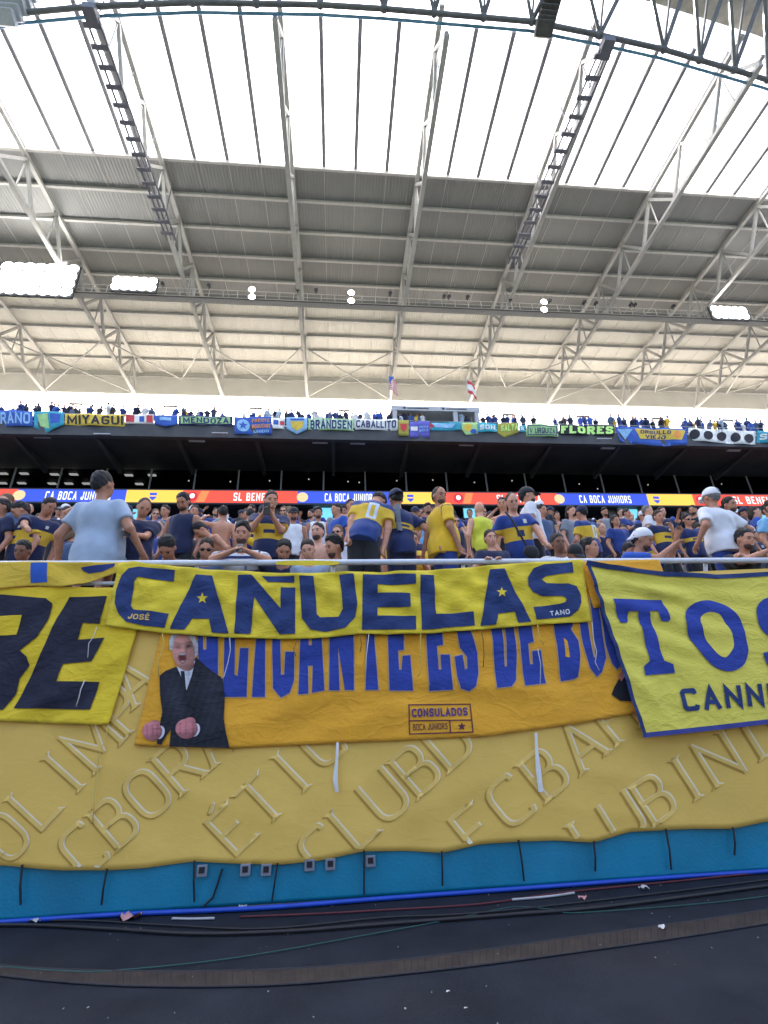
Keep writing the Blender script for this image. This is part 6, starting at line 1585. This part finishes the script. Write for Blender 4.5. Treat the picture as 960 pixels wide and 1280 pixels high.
# flags
def flag(px, py0, py1, label, stripes):
    p = onY(px, py1, DY + 1.0); q = onY(px, py0, DY + 1.0)
    t = thing('flag', label, 'flag', (p[0], DY + 1.0, 22.2))
    b = MB(); b.tube([(p[0], DY + 1.0, 22.2), (p[0], DY + 1.0, q[2] + .2)], .03, 6); b.build('pole', M_grey, t)
    n = len(stripes); H = 1.3; L = .85
    for i, m_ in enumerate(stripes):
        g_ = []
        for u in range(7):
            x = p[0] + .04 + L * u / 6 * .75; yy = DY + 1.0 + .10 * math.sin(u * 1.4 + i * .2); dz = -.28 * u / 6 * (1 + .3 * u / 6)
            g_.append([(x, yy, q[2] + dz * 2 - H * i / n), (x, yy, q[2] + dz * 2 - H * (i + 1) / n)])
        b = MB(); b.sheet(g_); b.build('stripe', m_, t)
    return t, p, q
ft, p, q = flag(487, 470, 500, 'red and white striped flag with blue corner on a pole left of the press box', [cR, cW] * 6 + [cR])
b = MB(); b.sheet([[(p[0] + .04 + .36 * u / 3, DY + .96 + .10 * math.sin(u * 1.4), q[2] - .12 * u / 3), (p[0] + .04 + .36 * u / 3, DY + .96 + .10 * math.sin(u * 1.4), q[2] - .66 - .12 * u / 3)] for u in range(4)]); b.build('canton', cB, ft)
ft, p, q = flag(586, 474, 500, 'white flag with red diagonal bars on a pole right of the press box', [cR, cW, cW, cR])

# spectators along the upper deck
rng2 = np.random.default_rng(77)
def tiny(arm, lean, gz):
    b = MB(); L = lambda z: (lean[0] * max(0, z - .9), lean[1] * max(0, z - .9), z)
    b.tube([L(0), L(.75), L(.95), L(1.32), L(1.42), L(1.5)], [.13, .17 * gz, .16 * gz, .20 * gz, .17, .055], 8)
    for s in (-1, 1):
        o = np.array(L(1.36)); 
        if arm == 2 or (arm == 1 and s > 0): pts = [o + [s * .18, 0, 0], o + [s * .30, -.03, .18], o + [s * .22, -.06, .48]]
        elif arm == 3: pts = [o + [s * .18, 0, 0], o + [s * .30, -.05, -.24], o + [s * .08, -.24, -.14]]
        else: pts = [o + [s * .18, 0, 0], o + [s * .27, 0, -.26], o + [s * .2, -.14, -.42]]
        b.tube(pts, [.058, .046, .036], 5)
    hd = MB(); h = np.array(L(1.62)); hd.ball(h, (.085, .10, .125), 8, 6)
    return b.mesh('person', True), hd.mesh('head', True)
TM = [tiny(a, l, g) for a, l, g in ((0, (0, 0), 1), (1, (.1, -.1), 1), (3, (-.12, -.1), 1.15), (0, (.15, -.35), 1.1), (2, (0, .1), .95), (3, (.05, -.4), 1.2), (0, (-.2, -.2), .9))]
skm = [SKIN['tan'], SKIN['olive'], HAIR['black']]
nup = 0; x = onY(-10, 515, DY + .8)[0]; xe = onY(975, 530, DY + .8)[0]
while x < xe:
    row = int(rng2.choice([0, 0, 1])); x += rng2.uniform(.16, .5)
    if rng2.random() < .1: x += rng2.uniform(.3, 1.4)
    if bx0 - .3 < x < bx1 + .3 and row == 1: continue
    bm, hm_ = TM[int(rng2.choice(7, p=[.24, .08, .2, .16, .04, .14, .14]))]
    o = bpy.data.objects.new('person', bm); COL.objects.link(o)
    if len(bm.materials) == 0: bm.materials.append(CLO['navy']); hm_.materials.append(SKIN['tan'])
    o.location = (x, DY + .75 + row * .86, 22.55 + .58 * row); o.rotation_euler = (0, 0, rng2.uniform(-1.2, 1.2)); sc_ = rng2.uniform(.76, 1.05); o.scale = (sc_,) * 3
    cl = str(rng2.choice(['navy', 'blue', 'royal', 'black', 'denim', 'white', 'yellow', 'lightblue'], p=[.26, .2, .14, .1, .1, .08, .05, .07]))
    o.material_slots[0].link = 'OBJECT'; o.material_slots[0].material = CLO[cl]
    h_ = bpy.data.objects.new('head', hm_); COL.objects.link(h_); h_.parent = o
    h_.material_slots[0].link = 'OBJECT'; h_.material_slots[0].material = skm[int(rng2.integers(3))]
    cn = {'navy': 'navy', 'blue': 'blue', 'royal': 'bright blue', 'black': 'black', 'denim': 'dark blue', 'white': 'white', 'yellow': 'yellow', 'lightblue': 'light blue'}[cl]
    tag(o, 'tiny distant spectator in %s standing along the upper deck rail' % cn, 'person', 'spectators in %s along the upper deck' % cn); nup += 1
